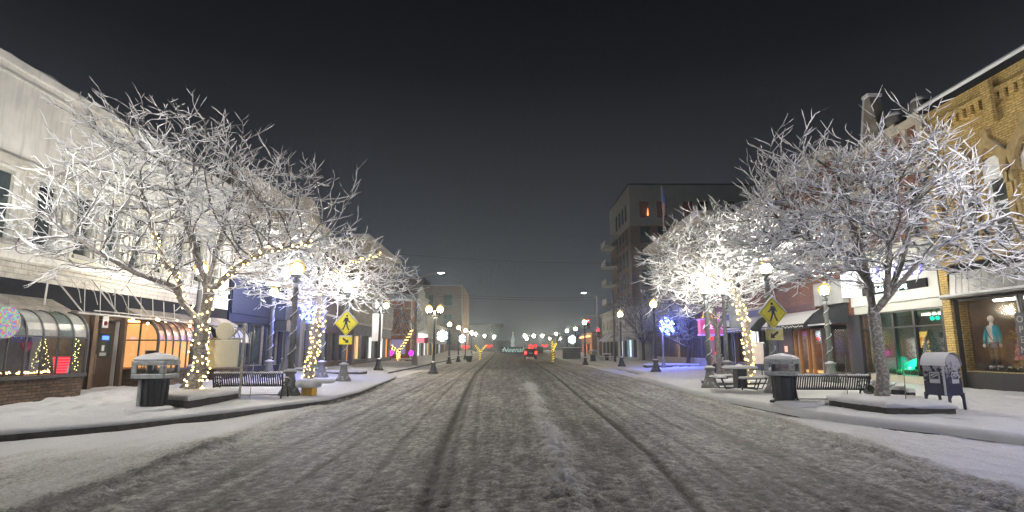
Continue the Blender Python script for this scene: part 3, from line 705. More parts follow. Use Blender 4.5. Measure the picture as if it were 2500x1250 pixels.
part(F, 'lit_fascia', emat('lit_fascia_glow', (.95, 1, .92), .8), (80.4, 89.5, 3.3, 4.1, .125, .2))
F = row('L', 90.05, 102, 7.6, CRM, 'tan_low_building', 'low tan building between the pale grey block and the far lamps', GRY, 3.6, 4, (4.7, 6.3), n=4, lit=[LITY, None, LITY, None])
F = row('L', 102.05, 118, 6.0, GRY, 'grey_low_building', 'low grey building at the far left end of the shops', GRY, 3.4, 5, (4.2, 5.4), n=5, lit=[None, LITW, None, None, LITO])
# modern brick office block
F = Fr('F', -38, -10.3, 'office_block', 'four storey brown brick office block with dark square windows far left', face=130)
BRB = brick('brown_office_brick', (.20, .12, .085), (.27, .165, .12), (.15, .12, .1), .6, .2)
ws = [(-14.6, -12.6), (-18.0, -16.9), (-21.8, -19.8), (-25.4, -22.4), (-29.6, -26.6), (-33.8, -30.8)]
ops = [(a, b, z, z+2.4) for a, b in ws for z in (3.0, 7.4, 11.8)]
wall(F, -38, -10.3, 0, 16.2, BRB, ops, .2, 22)
for a, b, z0, z1 in ops: window(F, a, b, z0, z1, .16, PANE, mat('grey_window_bars', (.15, .16, .17), .5), 2, 2, False)
part(F, 'upper_storey', mat('brown_panel', (.2, .13, .11), .7, .2, 1), (-38, -19.3, 16.2, 18.2, -12, -.1)); part(F, 'parapet', GRYL, (-38, -10.2, 16.21, 16.45, -.4, .12), (-38, -19.2, 18.2, 18.4, -12, .05))
part(F, 'corner_strip', GRYL, (-10.5, -10.28, 0, 16.2, .003, .08))
F = Fr('F', -17, -5.5, 'flat_roofed_hall', 'faint flat roofed hall in the haze at the end of the street', face=185); wall(F, -17, -5.5, 0, 9.6, mat('hazy_grey_wall', (.09, .09, .095), .9), [], back=14)
part(F, 'roof_edge', mat('dark_roof_edge', (.05, .05, .05), .9), (-18.5, -1.5, 9.6, 10.2, -14, 1)); part(F, 'side_pier', CHAR, (-7, -5.4, 0, 9.6, .01, .4))
for k, (x0, x1, y, h, nm) in enumerate(((-60, -20, 260, 9, 'left'), (8, 60, 240, 8, 'right'), (-20, 10, 300, 7, 'middle'))):
    F = Fr('F', x0, x1, 'distant_building', 'low dark distant building on the %s beyond the street end' % nm, face=y); wall(F, x0, x1, 0, h, CHAR, [], back=20)

# ---- right 1: yellow brick corner building
F = Fr('R', 6, 18.35, 'yellow_brick_building', 'ornate yellow brick building with arched white windows at the right edge')
wy = [(16.85, 17.4), (15.7, 16.45), (14.4, 15.15), (13.1, 13.85), (11.8, 12.55), (10.5, 11.25)]
ops = [(a, b, 4.55, 7.25) for a, b in wy]+[(6.5, 17.97, 1.0, 3.12)]
wall(F, 6, 18.35, -.3, 9.55, YBR, ops, .2)
WHA = mat('white_arch_panel', (.82, .83, .82), .6, .15, 6, .1)
for a, b in wy:
    w1 = window(F, a, b, 4.55, 7.25, .16, PANE2, WHA, 1, 2, True, fw=.09)
    mb = MB(); c = (F.u(a)+F.u(b))/2; h = abs(F.u(b)-F.u(a))/2
    mb.prism([(c-h, 6.55-F.zg), (c+h, 6.55-F.zg), (c+h, 6.95-F.zg), (c+h*.55, 7.2-F.zg), (c, 7.3-F.zg), (c-h*.55, 7.2-F.zg), (c-h, 6.95-F.zg)], -.12, -.03, 'x'); mb.build('arch_panel', WHA, F.t)
    mb = MB(); mb.prism([(c-h-.16, 6.6-F.zg), (c-h-.02, 6.6-F.zg), (c-h-.02, 7.05-F.zg), (c-h*.5, 7.38-F.zg), (c, 7.5-F.zg), (c+h*.5, 7.38-F.zg), (c+h+.02, 7.05-F.zg), (c+h+.02, 6.6-F.zg), (c+h+.16, 6.6-F.zg), (c+h+.3, 7.2-F.zg), (c+h*.5, 7.72-F.zg), (c+.12, 7.85-F.zg), (c+.12, 8.05-F.zg), (c-.12, 8.05-F.zg), (c-.12, 7.85-F.zg), (c-h*.5, 7.72-F.zg), (c-h-.3, 7.2-F.zg)], .004, .13, 'x'); mb.build('window_hood', mat('yellow_stone_trim', (.38, .28, .12), .8, .3, 5, .2, snow=True), F.t)
    part(F, 'hood_bracket', mat('yellow_stone_trim', (0, 0, 0)), (a-.3, a-.12, 6.3, 6.6, .004, .16), (b+.12, b+.3, 6.3, 6.6, .004, .16), (a-.24, a-.14, 4.6, 6.3, .004, .05), (b+.14, b+.24, 4.6, 6.3, .004, .05))
part(F, 'corbel_table', YBR, *[(6.2+i*.3, 6.36+i*.3, 8.72, 9.0, .004, .12) for i in range(40)], (6, 18.35, 9.0, 9.12, .004, .14), (6, 18.35, 8.56, 8.64, .004, .06))
part(F, 'brick_pier', YBR, (18.0, 18.34, -.2, 9.0, .145, .24), (15.5, 15.8, 8.1, 9.4, .145, .26))
part(F, 'coping', DARKSIGN, (5.9, 18.4, 9.551, 9.65, -.3, .3)); mb = MB(); mb.tube([(.26, F.u(y), 9.69-F.zg) for y in (6, 9, 12, 15, 18.4)], .085, 6); mb.build('snow_cap', SNOW, F.t, True)
part(F, 'stone_ledge', mat('yellow_stone_trim', (0, 0, 0)), (6, 18.34, 4.28, 4.45, .146, .25))
part(F, 'fascia', DARKSIGN, (6, 17.95, 3.75, 4.26, .004, .14))
mb = MB()
for i in range(60):
    y = 6.2+i*.2; mb.box(.0, 1.0, F.u(y)-.02, F.u(y)+.02, 3.30-F.zg, 3.32-F.zg, None)
mb = MB(); n = 96
for i in range(n):
    y = 6.1+11.8*i/n; e0, e1 = .06*(i % 2), .06*((i+1) % 2); mb.quad(F.P(y, 4.0, .24+e0), F.P(y+11.8/n, 4.0, .24+e1), F.P(y+11.8/n, 3.3, .32+e1), F.P(y, 3.3, .32+e0))
mb.build('pleated_fascia', mat('grey_pleated_metal', (.34, .34, .33), .4, .3, 5, metal=.4), F.t); part(F, 'ledge', BRONZE, (6.0, 18.0, 3.2, 3.26, .125, .55)); part(F, 'ledge_snow', SNOW, (6.0, 18.02, 3.262, 3.33, .125, .57), bevel=.02)
part(F, 'shop_lintel', BRONZE, (6.5, 17.8, 3.125, 3.19, -.1, .12)); part(F, 'stall_riser', BLK, (6.5, 17.97, -.2, .98, .004, .05)); part(F, 'shop_corner_post', BRONZE, (17.975, 18.06, -.2, 3.19, .004, .14))
for y in (10.2, 12.6, 15.75): part(F, 'mullion', BRONZE, (y-.06, y+.06, 1.0, 3.12, -.02, .06))
mb = MB(); F.box(mb, 6.5, 17.97, 1.0, 3.12, -.04, -.035); mb.build('shop_window', glassmat('clear_shop_glass', (.95, .95, .95), .02), F.t)
interior(F, 6.6, 17.96, .75, 3.2, 1.7, mat('brown_boutique_room', (.27, .17, .10), .9, .3, 1.5), None)
mb = MB(); mb.tube([F.P(7, 3.12, -.5), F.P(17.2, 3.12, -.5)], .06, 6); mb.build('track_lamp', ECEIL, F.t)
mb = MB(); F.box(mb, 6.6, 17.6, .76, 1.0, -1.6, -.12); mb.build('display_floor', mat('dark_display_floor', (.1, .08, .06), .8), F.t)

# ---- right 2: boutique
F = Fr('R', 18.35, 23.7, 'boutique_building', 'red brick building with stone gable above a white signed boutique with dark glazing')
ops = [(19.1, 19.8, 5.6, 7.4), (20.6, 21.5, 5.6, 7.6), (22.2, 22.9, 5.6, 7.4), (18.6, 22.95, .75, 3.0)]
wall(F, 18.35, 23.7, -.3, 9.4, REDB, ops, .2)
for a, b, z0, z1 in ops[:3]: window(F, a, b, z0, z1, .16, PANE, CRM, 1, 2)
part(F, 'stone_band', CRM, (18.36, 23.69, 5.3, 5.48, .004, .12), (18.36, 23.69, 7.75, 7.95, .004, .12), (18.36, 23.69, 9.4, 9.6, -.3, .25), (18.4, 18.7, 5.5, 9.4, .004, .14), (23.35, 23.65, 5.5, 9.4, .004, .14))
part(F, 'stone_pier', CRM, *[(y-.1, y+.1, 7.96, 9.39, .004, .10) for y in (19.4, 20.1, 20.8, 21.5, 22.2, 22.9)])
mb = MB(); c = F.u(21.1); z = -F.zg; mb.prism([(c-.55, 9.6+z), (c+.55, 9.6+z), (c+.13, 11.4+z), (c-.13, 11.4+z)], -.3, .12, 'x'); mb.build('stone_gable', mat('weathered_gable_stone', (.22, .2, .17), .85, .4, 3, .3), F.t)
mb = MB(); mb.box(-.36, .2, c-.19, c+.19, 11.402+z, 11.52+z); mb.quad((-.34, c-.19, 11.48+z), (.16, c-.19, 11.48+z), (.16, c-.66, 9.65+z), (-.34, c-.66, 9.65+z)); mb.build('gable_snow', SNOW, F.t)
for y in (18.6, 19.9):
    mb = MB(); mb.ball((-.05, F.u(y), 9.95-F.zg), .33, 14, 8); mb.build('parapet_ball', mat('dark_stone_ball', (.12, .11, .1), .7, .3, 4, snow=True), F.t, True); mb = MB(); mb.ball((-.05, F.u(y), 10.08-F.zg), .30, 14, 6, .75); mb.build('ball_snow', SNOW, F.t, True)
    mb = MB(); mb.box(-.35, .25, F.u(y)-.3, F.u(y)+.3, 9.6-F.zg, 9.7-F.zg); mb.build('ball_plinth', CRM, F.t)
WFAS = mat('white_fascia', (.40, .42, .40), .5, .1, 1, .05)
part(F, 'white_fascia', WFAS, (18.45, 23.3, 3.35, 5.28, .004, .2)); part(F, 'fascia_return', WFAS, (18.45, 23.3, 3.05, 3.349, .004, .1))
part(F, 'lit_sign_box', emat('white_sign_box', (.92, .95, 1), 1.3), (22.75, 23.35, 3.75, 4.75, .21, .5))
part(F, 'sign_backing', DARKSIGN, (18.9, 22.4, 3.72, 4.02, .205, .26))
def ft(body, size, y, z, d, m_, **k): return text(body, size, m_, F.t, F.P(y, z, d), **k)
ft('Boutique', .72, 20.5, 4.22, .30, emat('sign_letters_white', (.85, .88, 1), 3.5), shear=.25, xs=1.05, ext=.03, name='sign_lettering')
ft('Boutique', .72, 20.5, 4.22, .24, emat('sign_letters_violet', (.2, .15, 1), 1.5), shear=.25, xs=1.05, ext=.02, off=.018, name='lettering_edge')
ft('fashions \u2022 styling', .26, 20.7, 3.80, .27, emat('sign_letters_cool', (.7, 1, .95), 3), name='lettering')
part(F, 'shop_frame', BLK, (18.36, 18.62, -.2, 3.04, .004, .12), (22.95, 23.68, -.2, 3.04, .004, .14), (18.62, 22.95, 2.98, 3.04, .004, .1), *[(y-.05, y+.05, .75, 2.98, -.06, .05) for y in (20.0, 21.1, 22.1)], (18.62, 22.95, 2.42, 2.48, -.055, .045))
part(F, 'planter_ledge', mat('cream_ledge', (.58, .55, .44), .7, .1, 3), (18.62, 22.3, .48, .74, .01, .3)); part(F, 'stall_riser', BLK, (18.62, 22.95, -.2, .47, .004, .05), (22.31, 22.95, .47, .74, .004, .05))
mb = MB(); F.box(mb, 18.62, 22.95, .76, 2.97, -.04, -.035); mb.build('shop_window', GLASS, F.t)
interior(F, 18.45, 23.3, .5, 3.0, 2.6, mat('pale_green_room', (.30, .34, .29), .9, .2, 1.5), ECEIL)
mb = MB(); F.box(mb, 20.8, 21.35, 1.35, 2.3, -1.0, -.95); mb.build('lit_poster', emat('yellow_lit_poster', (1, .62, .12), 1.4), F.t)
mb = MB(); F.box(mb, 20.9, 21.22, 1.95, 2.1, -.94, -.93); F.box(mb, 20.94, 21.2, 1.55, 1.72, -.94, -.93); mb.build('poster_print', emat('orange_print', (1, .3, .02), .9), F.t)
for z in (1.0, 1.35, 1.7, 2.05, 2.35): part(F, 'shelf', mat('grey_shelf', (.30, .31, .30), .7), (20.9, 21.9, z, z+.04, -2.4, -2.05))
mb = MB()
for z in (1.04, 1.39, 1.74, 2.09):
    for k in range(9): y = 20.95+k*.1+.02*rng.random(); F.box(mb, y, y+.06, z, z+.1+.12*rng.random(), -2.35, -2.15)
mb.build('shelf_goods', mat('dark_goods', (.06, .06, .06), .7, .5, 8), F.t)
BOUT = F
# ---- right 3: brown cafe front with black awnings
F = Fr('R', 23.72, 30.2, 'brown_cafe_building', 'red brick building with black awnings over a brown wooden cafe front')
ops = [(24.3, 25.1, 5.6, 7.6), (25.9, 26.7, 5.6, 7.6), (27.5, 28.3, 5.6, 7.6), (29.0, 29.7, 5.6, 7.6), (23.95, 25.35, .7, 2.7), (26.0, 28.6, .55, 2.6)]
wall(F, 23.72, 30.2, -.3, 10.2, REDB, ops, .2)
for a, b, z0, z1 in ops[:4]: window(F, a, b, z0, z1, .16, PANE, CRM, 1, 2)
part(F, 'cornice', CRM, (23.7, 30.25, 9.9, 10.2, .004, .25), (23.7, 30.25, 10.2, 10.38, -.3, .42)); part(F, 'stone_band', CRM, (23.72, 30.2, 5.25, 5.42, .004, .1), (23.72, 30.2, 7.8, 8.0, .004, .1))
part(F, 'upper_fascia', GRYL, (23.74, 26.0, 3.6, 4.6, .004, .25)); part(F, 'fascia', mat('maroon_fascia', (.10, .035, .025), .7), (26.02, 30.18, 3.45, 3.75, .004, .2))
part(F, 'wood_front', WOODB, (28.62, 30.18, -.2, 2.75, .004, .08), (25.37, 25.98, -.2, 2.75, .004, .08), (23.74, 23.93, -.2, 2.9, .004, .08), (26, 28.6, -.2, .54, .004, .07), (23.94, 25.36, -.2, .69, .004, .07))
part(F, 'wood_mullion', mat('honey_wood', (.42, .20, .06), .5, .2, 5), *[(y-.05, y+.05, .55, 2.6, -.08, .05) for y in (26.05, 26.9, 27.3, 28.1, 28.55)])
mb = MB(); F.box(mb, 23.95, 25.35, .7, 2.7, -.04, -.035); F.box(mb, 26, 28.6, .55, 2.6, -.04, -.035); mb.build('shop_window', GLASS, F.t)
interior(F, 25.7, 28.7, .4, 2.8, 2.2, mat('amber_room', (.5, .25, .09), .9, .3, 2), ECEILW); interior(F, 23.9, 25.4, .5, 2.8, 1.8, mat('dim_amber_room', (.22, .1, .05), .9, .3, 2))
mb = MB(); F.box(mb, 26.1, 28.0, .6, .72, -.4, -.15); mb.build('lit_sill_display', emat('candle_glow', (1, .55, .12), 2), F.t)
def awning(F, y0, y1, z0, z1, d, m_, snowon=True):
    mb = MB(); n = 14
    P = lambda k: (F.P(y0, 0, 0))
    prof = [(.06, z1), (d*.5, z1-(z1-z0)*.28), (d*.92, z1-(z1-z0)*.75), (d, z0+.22), (d, z0)]
    for (a, za), (b, zb) in zip(prof[:-1], prof[1:]):
        for i in range(n):
            p, q = y0+(y1-y0)*i/n, y0+(y1-y0)*(i+1)/n; mb.quad(F.P(p, za, a), F.P(q, za, a), F.P(q, zb, b), F.P(p, zb, b))
    for y in (y0, y1): mb.add([F.P(y, z, a) for a, z in prof]+[F.P(y, z0, .06)], [tuple(range(len(prof)+1))])
    o = mb.build('awning', m_, F.t)
    if snowon:
        s = MB(); e = .05
        for (a, za), (b, zb) in zip(prof[:3], prof[1:3]): s.quad(F.P(y0, za+e, a+.02), F.P(y1, za+e, a+.02), F.P(y1, zb+e, b+.03), F.P(y0, zb+e, b+.03))
        k = 46
        for i in range(k):
            a_ = y0+(y1-y0)*i/k; b_ = a_+(y1-y0)/k; zz = prof[2][1]-(.06+.10*rng.random()); s.quad(F.P(a_, prof[2][1]+e, prof[2][0]+.03), F.P(b_, prof[2][1]+e, prof[2][0]+.03), F.P(b_, zz, d+.015), F.P(a_, zz, d+.015))
        s.build('awning_snow', SNOW, o)
    return o
BAWN = mat('black_awning_cloth', (.018, .02, .024), .8, .4, 10, .3)
awning(F, 25.7, 30.0, 2.6, 3.45, 1.0, BAWN); awning(F, 23.8, 25.6, 2.75, 3.6, .8, BAWN, False)
s = MB(); F.box(s, 23.8, 25.6, 2.70, 2.76, .8, .85); s.build('awning_edge_snow', SNOW, F.t)
part(F, 'menu_board', emat('menu_glow', (1, .6, .4), .7), (29.2, 29.5, 1.55, 1.85, .085, .1))
# ---- right 4
F = row('R', 30.24, 40.0, 9.8, REDB, 'dark_awning_building', 'red brick building with snow topped grey awning and orange side pier', CHAR, 3.9, 5, (5.4, 7.4), n=5, lit=[None, LITW, None, None, None])
awning(F, 31.5, 38.5, 2.65, 3.5, .9, CHAR); part(F, 'orange_pier', mat('orange_pier_paint', (.30, .11, .04), .8), (38.9, 39.9, -.2, 3.85, .13, .3))
part(F, 'awning_banner', mat('pale_banner', (.4, .42, .45), .8), (34.2, 36.2, 3.5, 5.0, .14, .2))
s = F
F = row('R', 40.04, 56, 11.2, TANB, 'tan_corner_building', 'tan brick corner building with cream cornice and slatted dark lower front', DKB, 4.4, 7, (6.4, 8.6), n=7, lit=[None, None, None, LITY, None, None, None], corm=CRM)
part(F, 'slatted_screen', mat('slat_wood', (.09, .07, .06), .8), *[(40.4+i*.42, 40.52+i*.42, 1.1, 4.3, .13, .2) for i in range(36)]); part(F, 'low_wall', mat('grey_low_wall', (.24, .22, .22), .8, .2, 2, snow=True), (40.3, 55.8, -.2, 1.1, .125, .4))
part(F, 'eave', SNOWROOF, (39.9, 56.2, 11.36, 11.55, -.5, .8))
F = row('R', 63, 74, 6.4, GRYL, 'pale_low_shop', 'low pale grey shop with lit blue window beyond the side street', GRYL, 3.4, 4, (4.4, 5.6), n=4, corm=GRYL, lit=[None, emat('blue_white_window', (.45, .7, 1), 1.6), None, LITW])
F = row('R', 74.05, 87, 6.8, GRY, 'grey_awning_shop', 'low grey shop with slanted violet awning on the right', GRYL, 3.4, 4, (4.4, 5.8), n=4, corm=GRY)
for y in (76.5, 80): o = MB(); o.quad(F.P(y, 3.9, .15), F.P(y+2.2, 3.9, .15), F.P(y+2.2, 2.9, 1.5), F.P(y, 2.9, 1.5)); o.quad(F.P(y, 3.86, .15), F.P(y+2.2, 3.86, .15), F.P(y+2.2, 2.86, 1.5), F.P(y, 2.86, 1.5)); o.build('awning', mat('violet_awning', (.4, .4, .62), .8), F.t)
F = row('R', 98, 112, 4.8, mat('timber_front', (.32, .15, .07), .8, .4, 2), 'timber_restaurant', 'low timber restaurant glowing orange under its eaves', None, 3.4, 1, (3.6, 4.4), n=5, cor=False, lit=[LITO, None, LITO, None, LITO])
part(F, 'lit_eave', emat('orange_eave_glow', (1, .4, .08), 2.5), *[(98.5+i*2.6, 100.4+i*2.6, 4.0, 4.25, .1, .5) for i in range(5)])
# apartment block
F = Fr('F', 21.8, 52, 'apartment_block', 'tall brown apartment block with pale top storeys and balconies behind the right shops', face=100)
cols = [(23.6, 25.3), (26.7, 28.5), (31.4, 33.2), (34.2, 36.0), (39, 41), (43, 45), (47.5, 49.5)]; zsr = [5, 8.9, 12.8, 16.7, 20.6, 25.2]
ops = [(a, b, z, z+3.0) for a, b in cols for z in zsr]
BRA = brick('apartment_brick', (.21, .13, .09), (.29, .18, .13), (.16, .13, .12), .5, .17)
wall(F, 21.8, 52, 0, 23.8, BRA, [o for o in ops if o[2] < 23], .25, 20, roof=False)
wall(F, 21.8, 52, 23.85, 31.2, mat('pale_apartment_cladding', (.42, .43, .43), .8, .15, .5), [o for o in ops if o[2] > 23], .25, 20, 'top_wall')
for k, (a, b, z0, z1) in enumerate(ops):
    window(F, a, b, z0, z1, .2, emat('dim_red_room', (.10, .035, .025), .22) if z0 > 25 and a < 34 else PANE, CHAR, 2, 2, False)
mb = MB(); mb.prism([(F.u(24.9), 25.6-F.zg), (F.u(25.2), 25.6-F.zg), (F.u(25.1), 27.0-F.zg)], -.1, .02, 'x'); mb.build('window_candle_light', emat('orange_candle', (1, .3, .08), 3), F.t)
part(F, 'parapet', CHAR, (21.7, 52, 31.2, 31.5, -20, .1)); part(F, 'belt_course', CRM, (21.8, 52, 23.7, 23.95, .004, .15))
# street-side windows and balconies
for z in zsr:
    for d in (2.5, 5.5, 8.5, 11.5):
        mb = MB(); mb.box(-d-1.6, -d, -.06, .02, z-F.zg, z+3-F.zg); mb.build('side_window', PANE, F.t)
for z in (7.0, 10.9, 14.8, 18.7, 22.6):
    mb = MB(); mb.box(-19, -14, -2.2, -.01, z-.25-F.zg, z-F.zg); o = mb.build('balcony', mat('balcony_slab', (.35, .35, .35), .8, snow=True), F.t)
    mb = MB(); mb.box(-19, -14, -2.2, -2.15, z-F.zg, z+1.1-F.zg); mb.box(-19, -18.95, -2.15, -.02, z-F.zg, z+1.1-F.zg); mb.build('railing', mat('balcony_rail_snowy', (.7, .72, .75), .6), o)
    for k in range(12): pass
mb = MB(); mb.box(.25, .6, F.u(25.6), F.u(26.6), 15.6-F.zg, 16.4-F.zg); mb.build('green_lamp', emat('green_lamp_glow', (.05, 1, .25), 3), F.t)
# ---------------------------------------------------------------- street lamps
LMET = mat('lamp_post_metal', (.055, .058, .055), .55, .35, 8, .3, metal=.3, snow=True, lo=.45, hi=.7)
LMETS = mat('frosted_post_metal', (.17, .175, .165), .75, .35, 9, .5, snow=True, lo=.4, hi=.7)
GLOBE = emat('lamp_globe_glow', (1, .94, .84), 1500); GLOBES = emat('strong_globe_glow', (1, .95, .88), 2400); GLOBED = emat('dim_globe_glow', (1, .92, .76), 880); GLOBEF = emat('far_globe_glow', (1, .86, .60), 850); _GT = {}
def shellmat():
    m, t, b = _new('warm_globe_glass'); t.nodes.remove(b); tr = t.nodes.new('ShaderNodeBsdfTransparent'); em = t.nodes.new('ShaderNodeEmission'); em.inputs[0].default_value = (1, .62, .12, 1); em.inputs[1].default_value = 1.25
    mx = t.nodes.new('ShaderNodeMixShader'); mx.inputs[0].default_value = .55; t.links.new(tr.outputs[0], mx.inputs[1]); t.links.new(em.outputs[0], mx.inputs[2]); t.links.new(mx.outputs[0], t.nodes['Material Output'].inputs['Surface']); return m
SHELL = shellmat()
def core_mesh(mb, c, r): return mb.ball((c[0], c[1], c[2]-.12*r), r*.74, 12, 8, 1.1)
GLOBEOFF = mat('unlit_globe', (.6, .58, .5), .3)
GARL = mat('frosted_garland', (.10, .11, .085), .9, .5, 20, .8, snow=True, lo=.1, hi=.6)
def globe_mesh(mb, c, r): return mb.lathe([(r*.55, -r*.95), (r*.85, -r*.55), (r, -.05*r), (r*.93, r*.4), (r*.65, r*.85), (r*.3, r*1.15), (r*.1, r*1.35)], c, 14)
def lamp_meshes(H, garl, post=None, r=.2, gm=None, double=False, frost=True):
    """H = height of the globe centre"""
    post = post or (LMETS if frost else LMET); out = []
    b = MB(); b.lathe([(.33, 0), (.325, .05), (.23, .2), (.165, .42), (.13, .60), (.135, .62), (.175, .64), (.175, .70), (.12, .74), (.085, .78)], n=18); out.append(('base', b.mesh('base', post, True)))
    b = MB(); top = H-.34; b.lathe([(.085, .77), (.075, top-.5), (.062, top-.05)], n=12); out.append(('pole', b.mesh('pole', post, True)))
    if not double:
        b = MB(); b.lathe([(.065, top-.1), (.10, top-.06), (.10, top), (.06, top+.03), (.06, top+.07), (.15, top+.11), (.16, top+.15), (.11, top+.17)], n=16); out.append(('collar', b.mesh('collar', post, True)))
        b = MB(); globe_mesh(b, (0, 0, H), r*1.08); out.append(('globe', b.mesh('globe', SHELL, True))); b = MB(); core_mesh(b, (0, 0, H), r); out.append(('lamp_core', b.mesh('lamp_core', gm or GLOBE, True)))
        b = MB(); b.lathe([(.03, H+r*1.3), (.035, H+r*1.4), (.01, H+r*1.62)], n=8); out.append(('finial', b.mesh('finial', post, True)))
        b = MB(); b.lathe([(.2, .0), (.19, .03), (.12, .05)], (0, 0, .70), 14); out.append(('snow_ring', b.mesh('snow_ring', SNOW, True)))
    else:
        b = MB(); b.tube([(-.36, 0, top), (-.3, 0, top-.12), (0, 0, top-.15), (.3, 0, top-.12), (.36, 0, top)], .03, 6); b.lathe([(.06, top-.25), (.09, top-.1), (.03, top+.25)], n=10)
        for s in (-.36, .36): b.lathe([(.05, top-.02), (.11, top+.08), (.12, top+.14)], (s, 0, 0), 12)
        out.append(('arm', b.mesh('arm', post, True)))
    if garl:
        b = MB(); n = 90; pts = []; rr = []
        for i in range(n):
            t = i/(n-1); z = .8+t*(top-1.0); a = t*2*math.pi*4.3; q = .10-.012*t; pts.append((q*math.cos(a), q*math.sin(a), z)); rr.append(.022+.014*math.sin(i*1.3)*math.sin(i*.37))
        b.tube(pts, rr, 6); out.append(('garland', b.mesh('garland', GARL, True)))
        b = MB(); b.tube([(p[0]*1.04, p[1]*1.04, p[2]+.018) for p in pts], [max(.006, q*.75) for q in rr], 5); out.append(('garland_snow', b.mesh('garland_snow', SNOW, True)))
    return out
_lm = {}
def lamp(label, x, y, H=4.0, garl=True, r=.2, gm=None, double=False, frost=True, group='street lamps along the street', lit=(True, True), dz=0):
    key = (round(H, 2), garl, r, gm.name if gm else '', double, frost)
    if key not in _lm: _lm[key] = lamp_meshes(H, garl, None, r, gm, double, frost)
    t = thing('street_lamp', label, 'street lamp', (x, y, gz(x, y)+dz), 0, group)
    for nm, me in _lm[key]: o = bpy.data.objects.new(nm, me); link(o, t)
    if double:
        for s, on in zip((-.36, .36), lit):
            k = ('g', r, on, gm.name if gm else '')
            if k not in _lm: b = MB(); globe_mesh(b, (0, 0, 0), r*1.06 if on else r); _lm[k] = b.mesh('globe', SHELL if on else GLOBEOFF, True)
            o = bpy.data.objects.new('globe', _lm[k]); link(o, t); o.location = (s, 0, H)
            if on:
                if ('c',)+k not in _lm: b = MB(); core_mesh(b, (0, 0, 0), r); _lm[('c',)+k] = b.mesh('lamp_core', gm or GLOBE, True)
                q_ = bpy.data.objects.new('lamp_core', _lm[('c',)+k]); link(q_, o)
    return t
def atx(px, v, y): return A(px, v, y).x
# near row
L1 = lamp('tall lit lamp twined with garland between the slatted bench and the yellow planter', -6.45, 17.4, 3.78, True, .225)
L2 = lamp('lit garland lamp behind the slatted bench, before the navy shopfront', -10.6, 26.0, 3.8)
L3 = lamp('lit lamp carrying the bright yellow pedestrian sign on the left', -6.95, 24.8, 3.95, True, .205, GLOBED)
L4 = lamp('lit lamp standing behind the forked trunk of the big left tree', -10.1, 18.8, 3.85, False, .22, GLOBED)
L5 = lamp('lit lamp rising just right of the star light wrapped left tree', -8.65, 27.2, 4.5, True, .19, GLOBED)
L6 = lamp('dark double lamp with one globe out near the street crossing on the left', -8.3, 37.5, 4.15, False, .2, None, True, False, lit=(False, True))
R1 = lamp('lit lamp behind the right litter bin carrying the pedestrian sign', 8.25, 18.1, 3.9, True, .225)
R2 = lamp('lit lamp wound with snowy garland behind the right bench', 12.0, 21.6, 3.45, True, .21, GLOBED)
R3 = lamp('lit garland lamp by the road just before the purple marquee', 7.2, 20.8, 3.55, True, .2, GLOBED)
R4 = lamp('lit plain lamp on the right sidewalk in front of the pale banner', 10.1, 26.8, 4.15, False, .19, GLOBED)
# off to the sides of the frame, lighting the foreground
lamp('lit lamp just outside the left edge of the view', -9.9, 9.3, 4.1, False, .22, GLOBES); lamp('lit lamp just outside the right edge of the view', 10.6, 7.4, 4.1, False, .22, GLOBES)
FARL = [(947, 738, 0, 0)]
def far(px, v, label, H=4.1, side=None, r=.2, double=False, lit=(True, True), boost=1):
    """distance from the height at which the globe shows"""
    y = 40.
    for _ in range(60):
        p = A(px, v, y); tgt = gz(p.x, y)+H; d = ray(px, v); y2 = (tgt-CAMZ)/d.z*d.y; y = .6*y+.4*min(max(y2, 20), 230)
    p = A(px, v, y); return lamp(label, p.x, y, H, False, r*boost*1.18, GLOBEF, double, False, lit=lit)
far(1061, 755, 'double lamp with two lit globes at the far crossing, left side', double=True)
for i, (px, v) in enumerate(((1098, 792), (1120, 800), (1137, 807), (1151, 812), (1161, 815), (1183, 820), (1206, 822))):
    far(px, v, '%s of the receding lit lamps along the far left kerb' % ['nearest', 'second', 'third', 'fourth', 'fifth', 'sixth', 'seventh and last'][i], boost=1+.12*i)
far(1595, 742, 'lit lamp standing among the bare dark branches on the right', 4.1); far(1514, 767, 'lit lamp in front of the pale low shops on the right', 4.1)
for i, (px, v) in enumerate(((1427, 787), (1405, 803), (1384, 808), (1368, 827), (1342, 826), (1358, 815), (1324, 820), (1303, 820), (1281, 820), (1286, 826))):
    far(px, v, '%s of the receding lit lamps along the far right kerb' % ['nearest', 'second', 'third', 'fourth', 'fifth', 'sixth', 'seventh', 'eighth', 'ninth', 'last'][i], boost=1+.11*i)

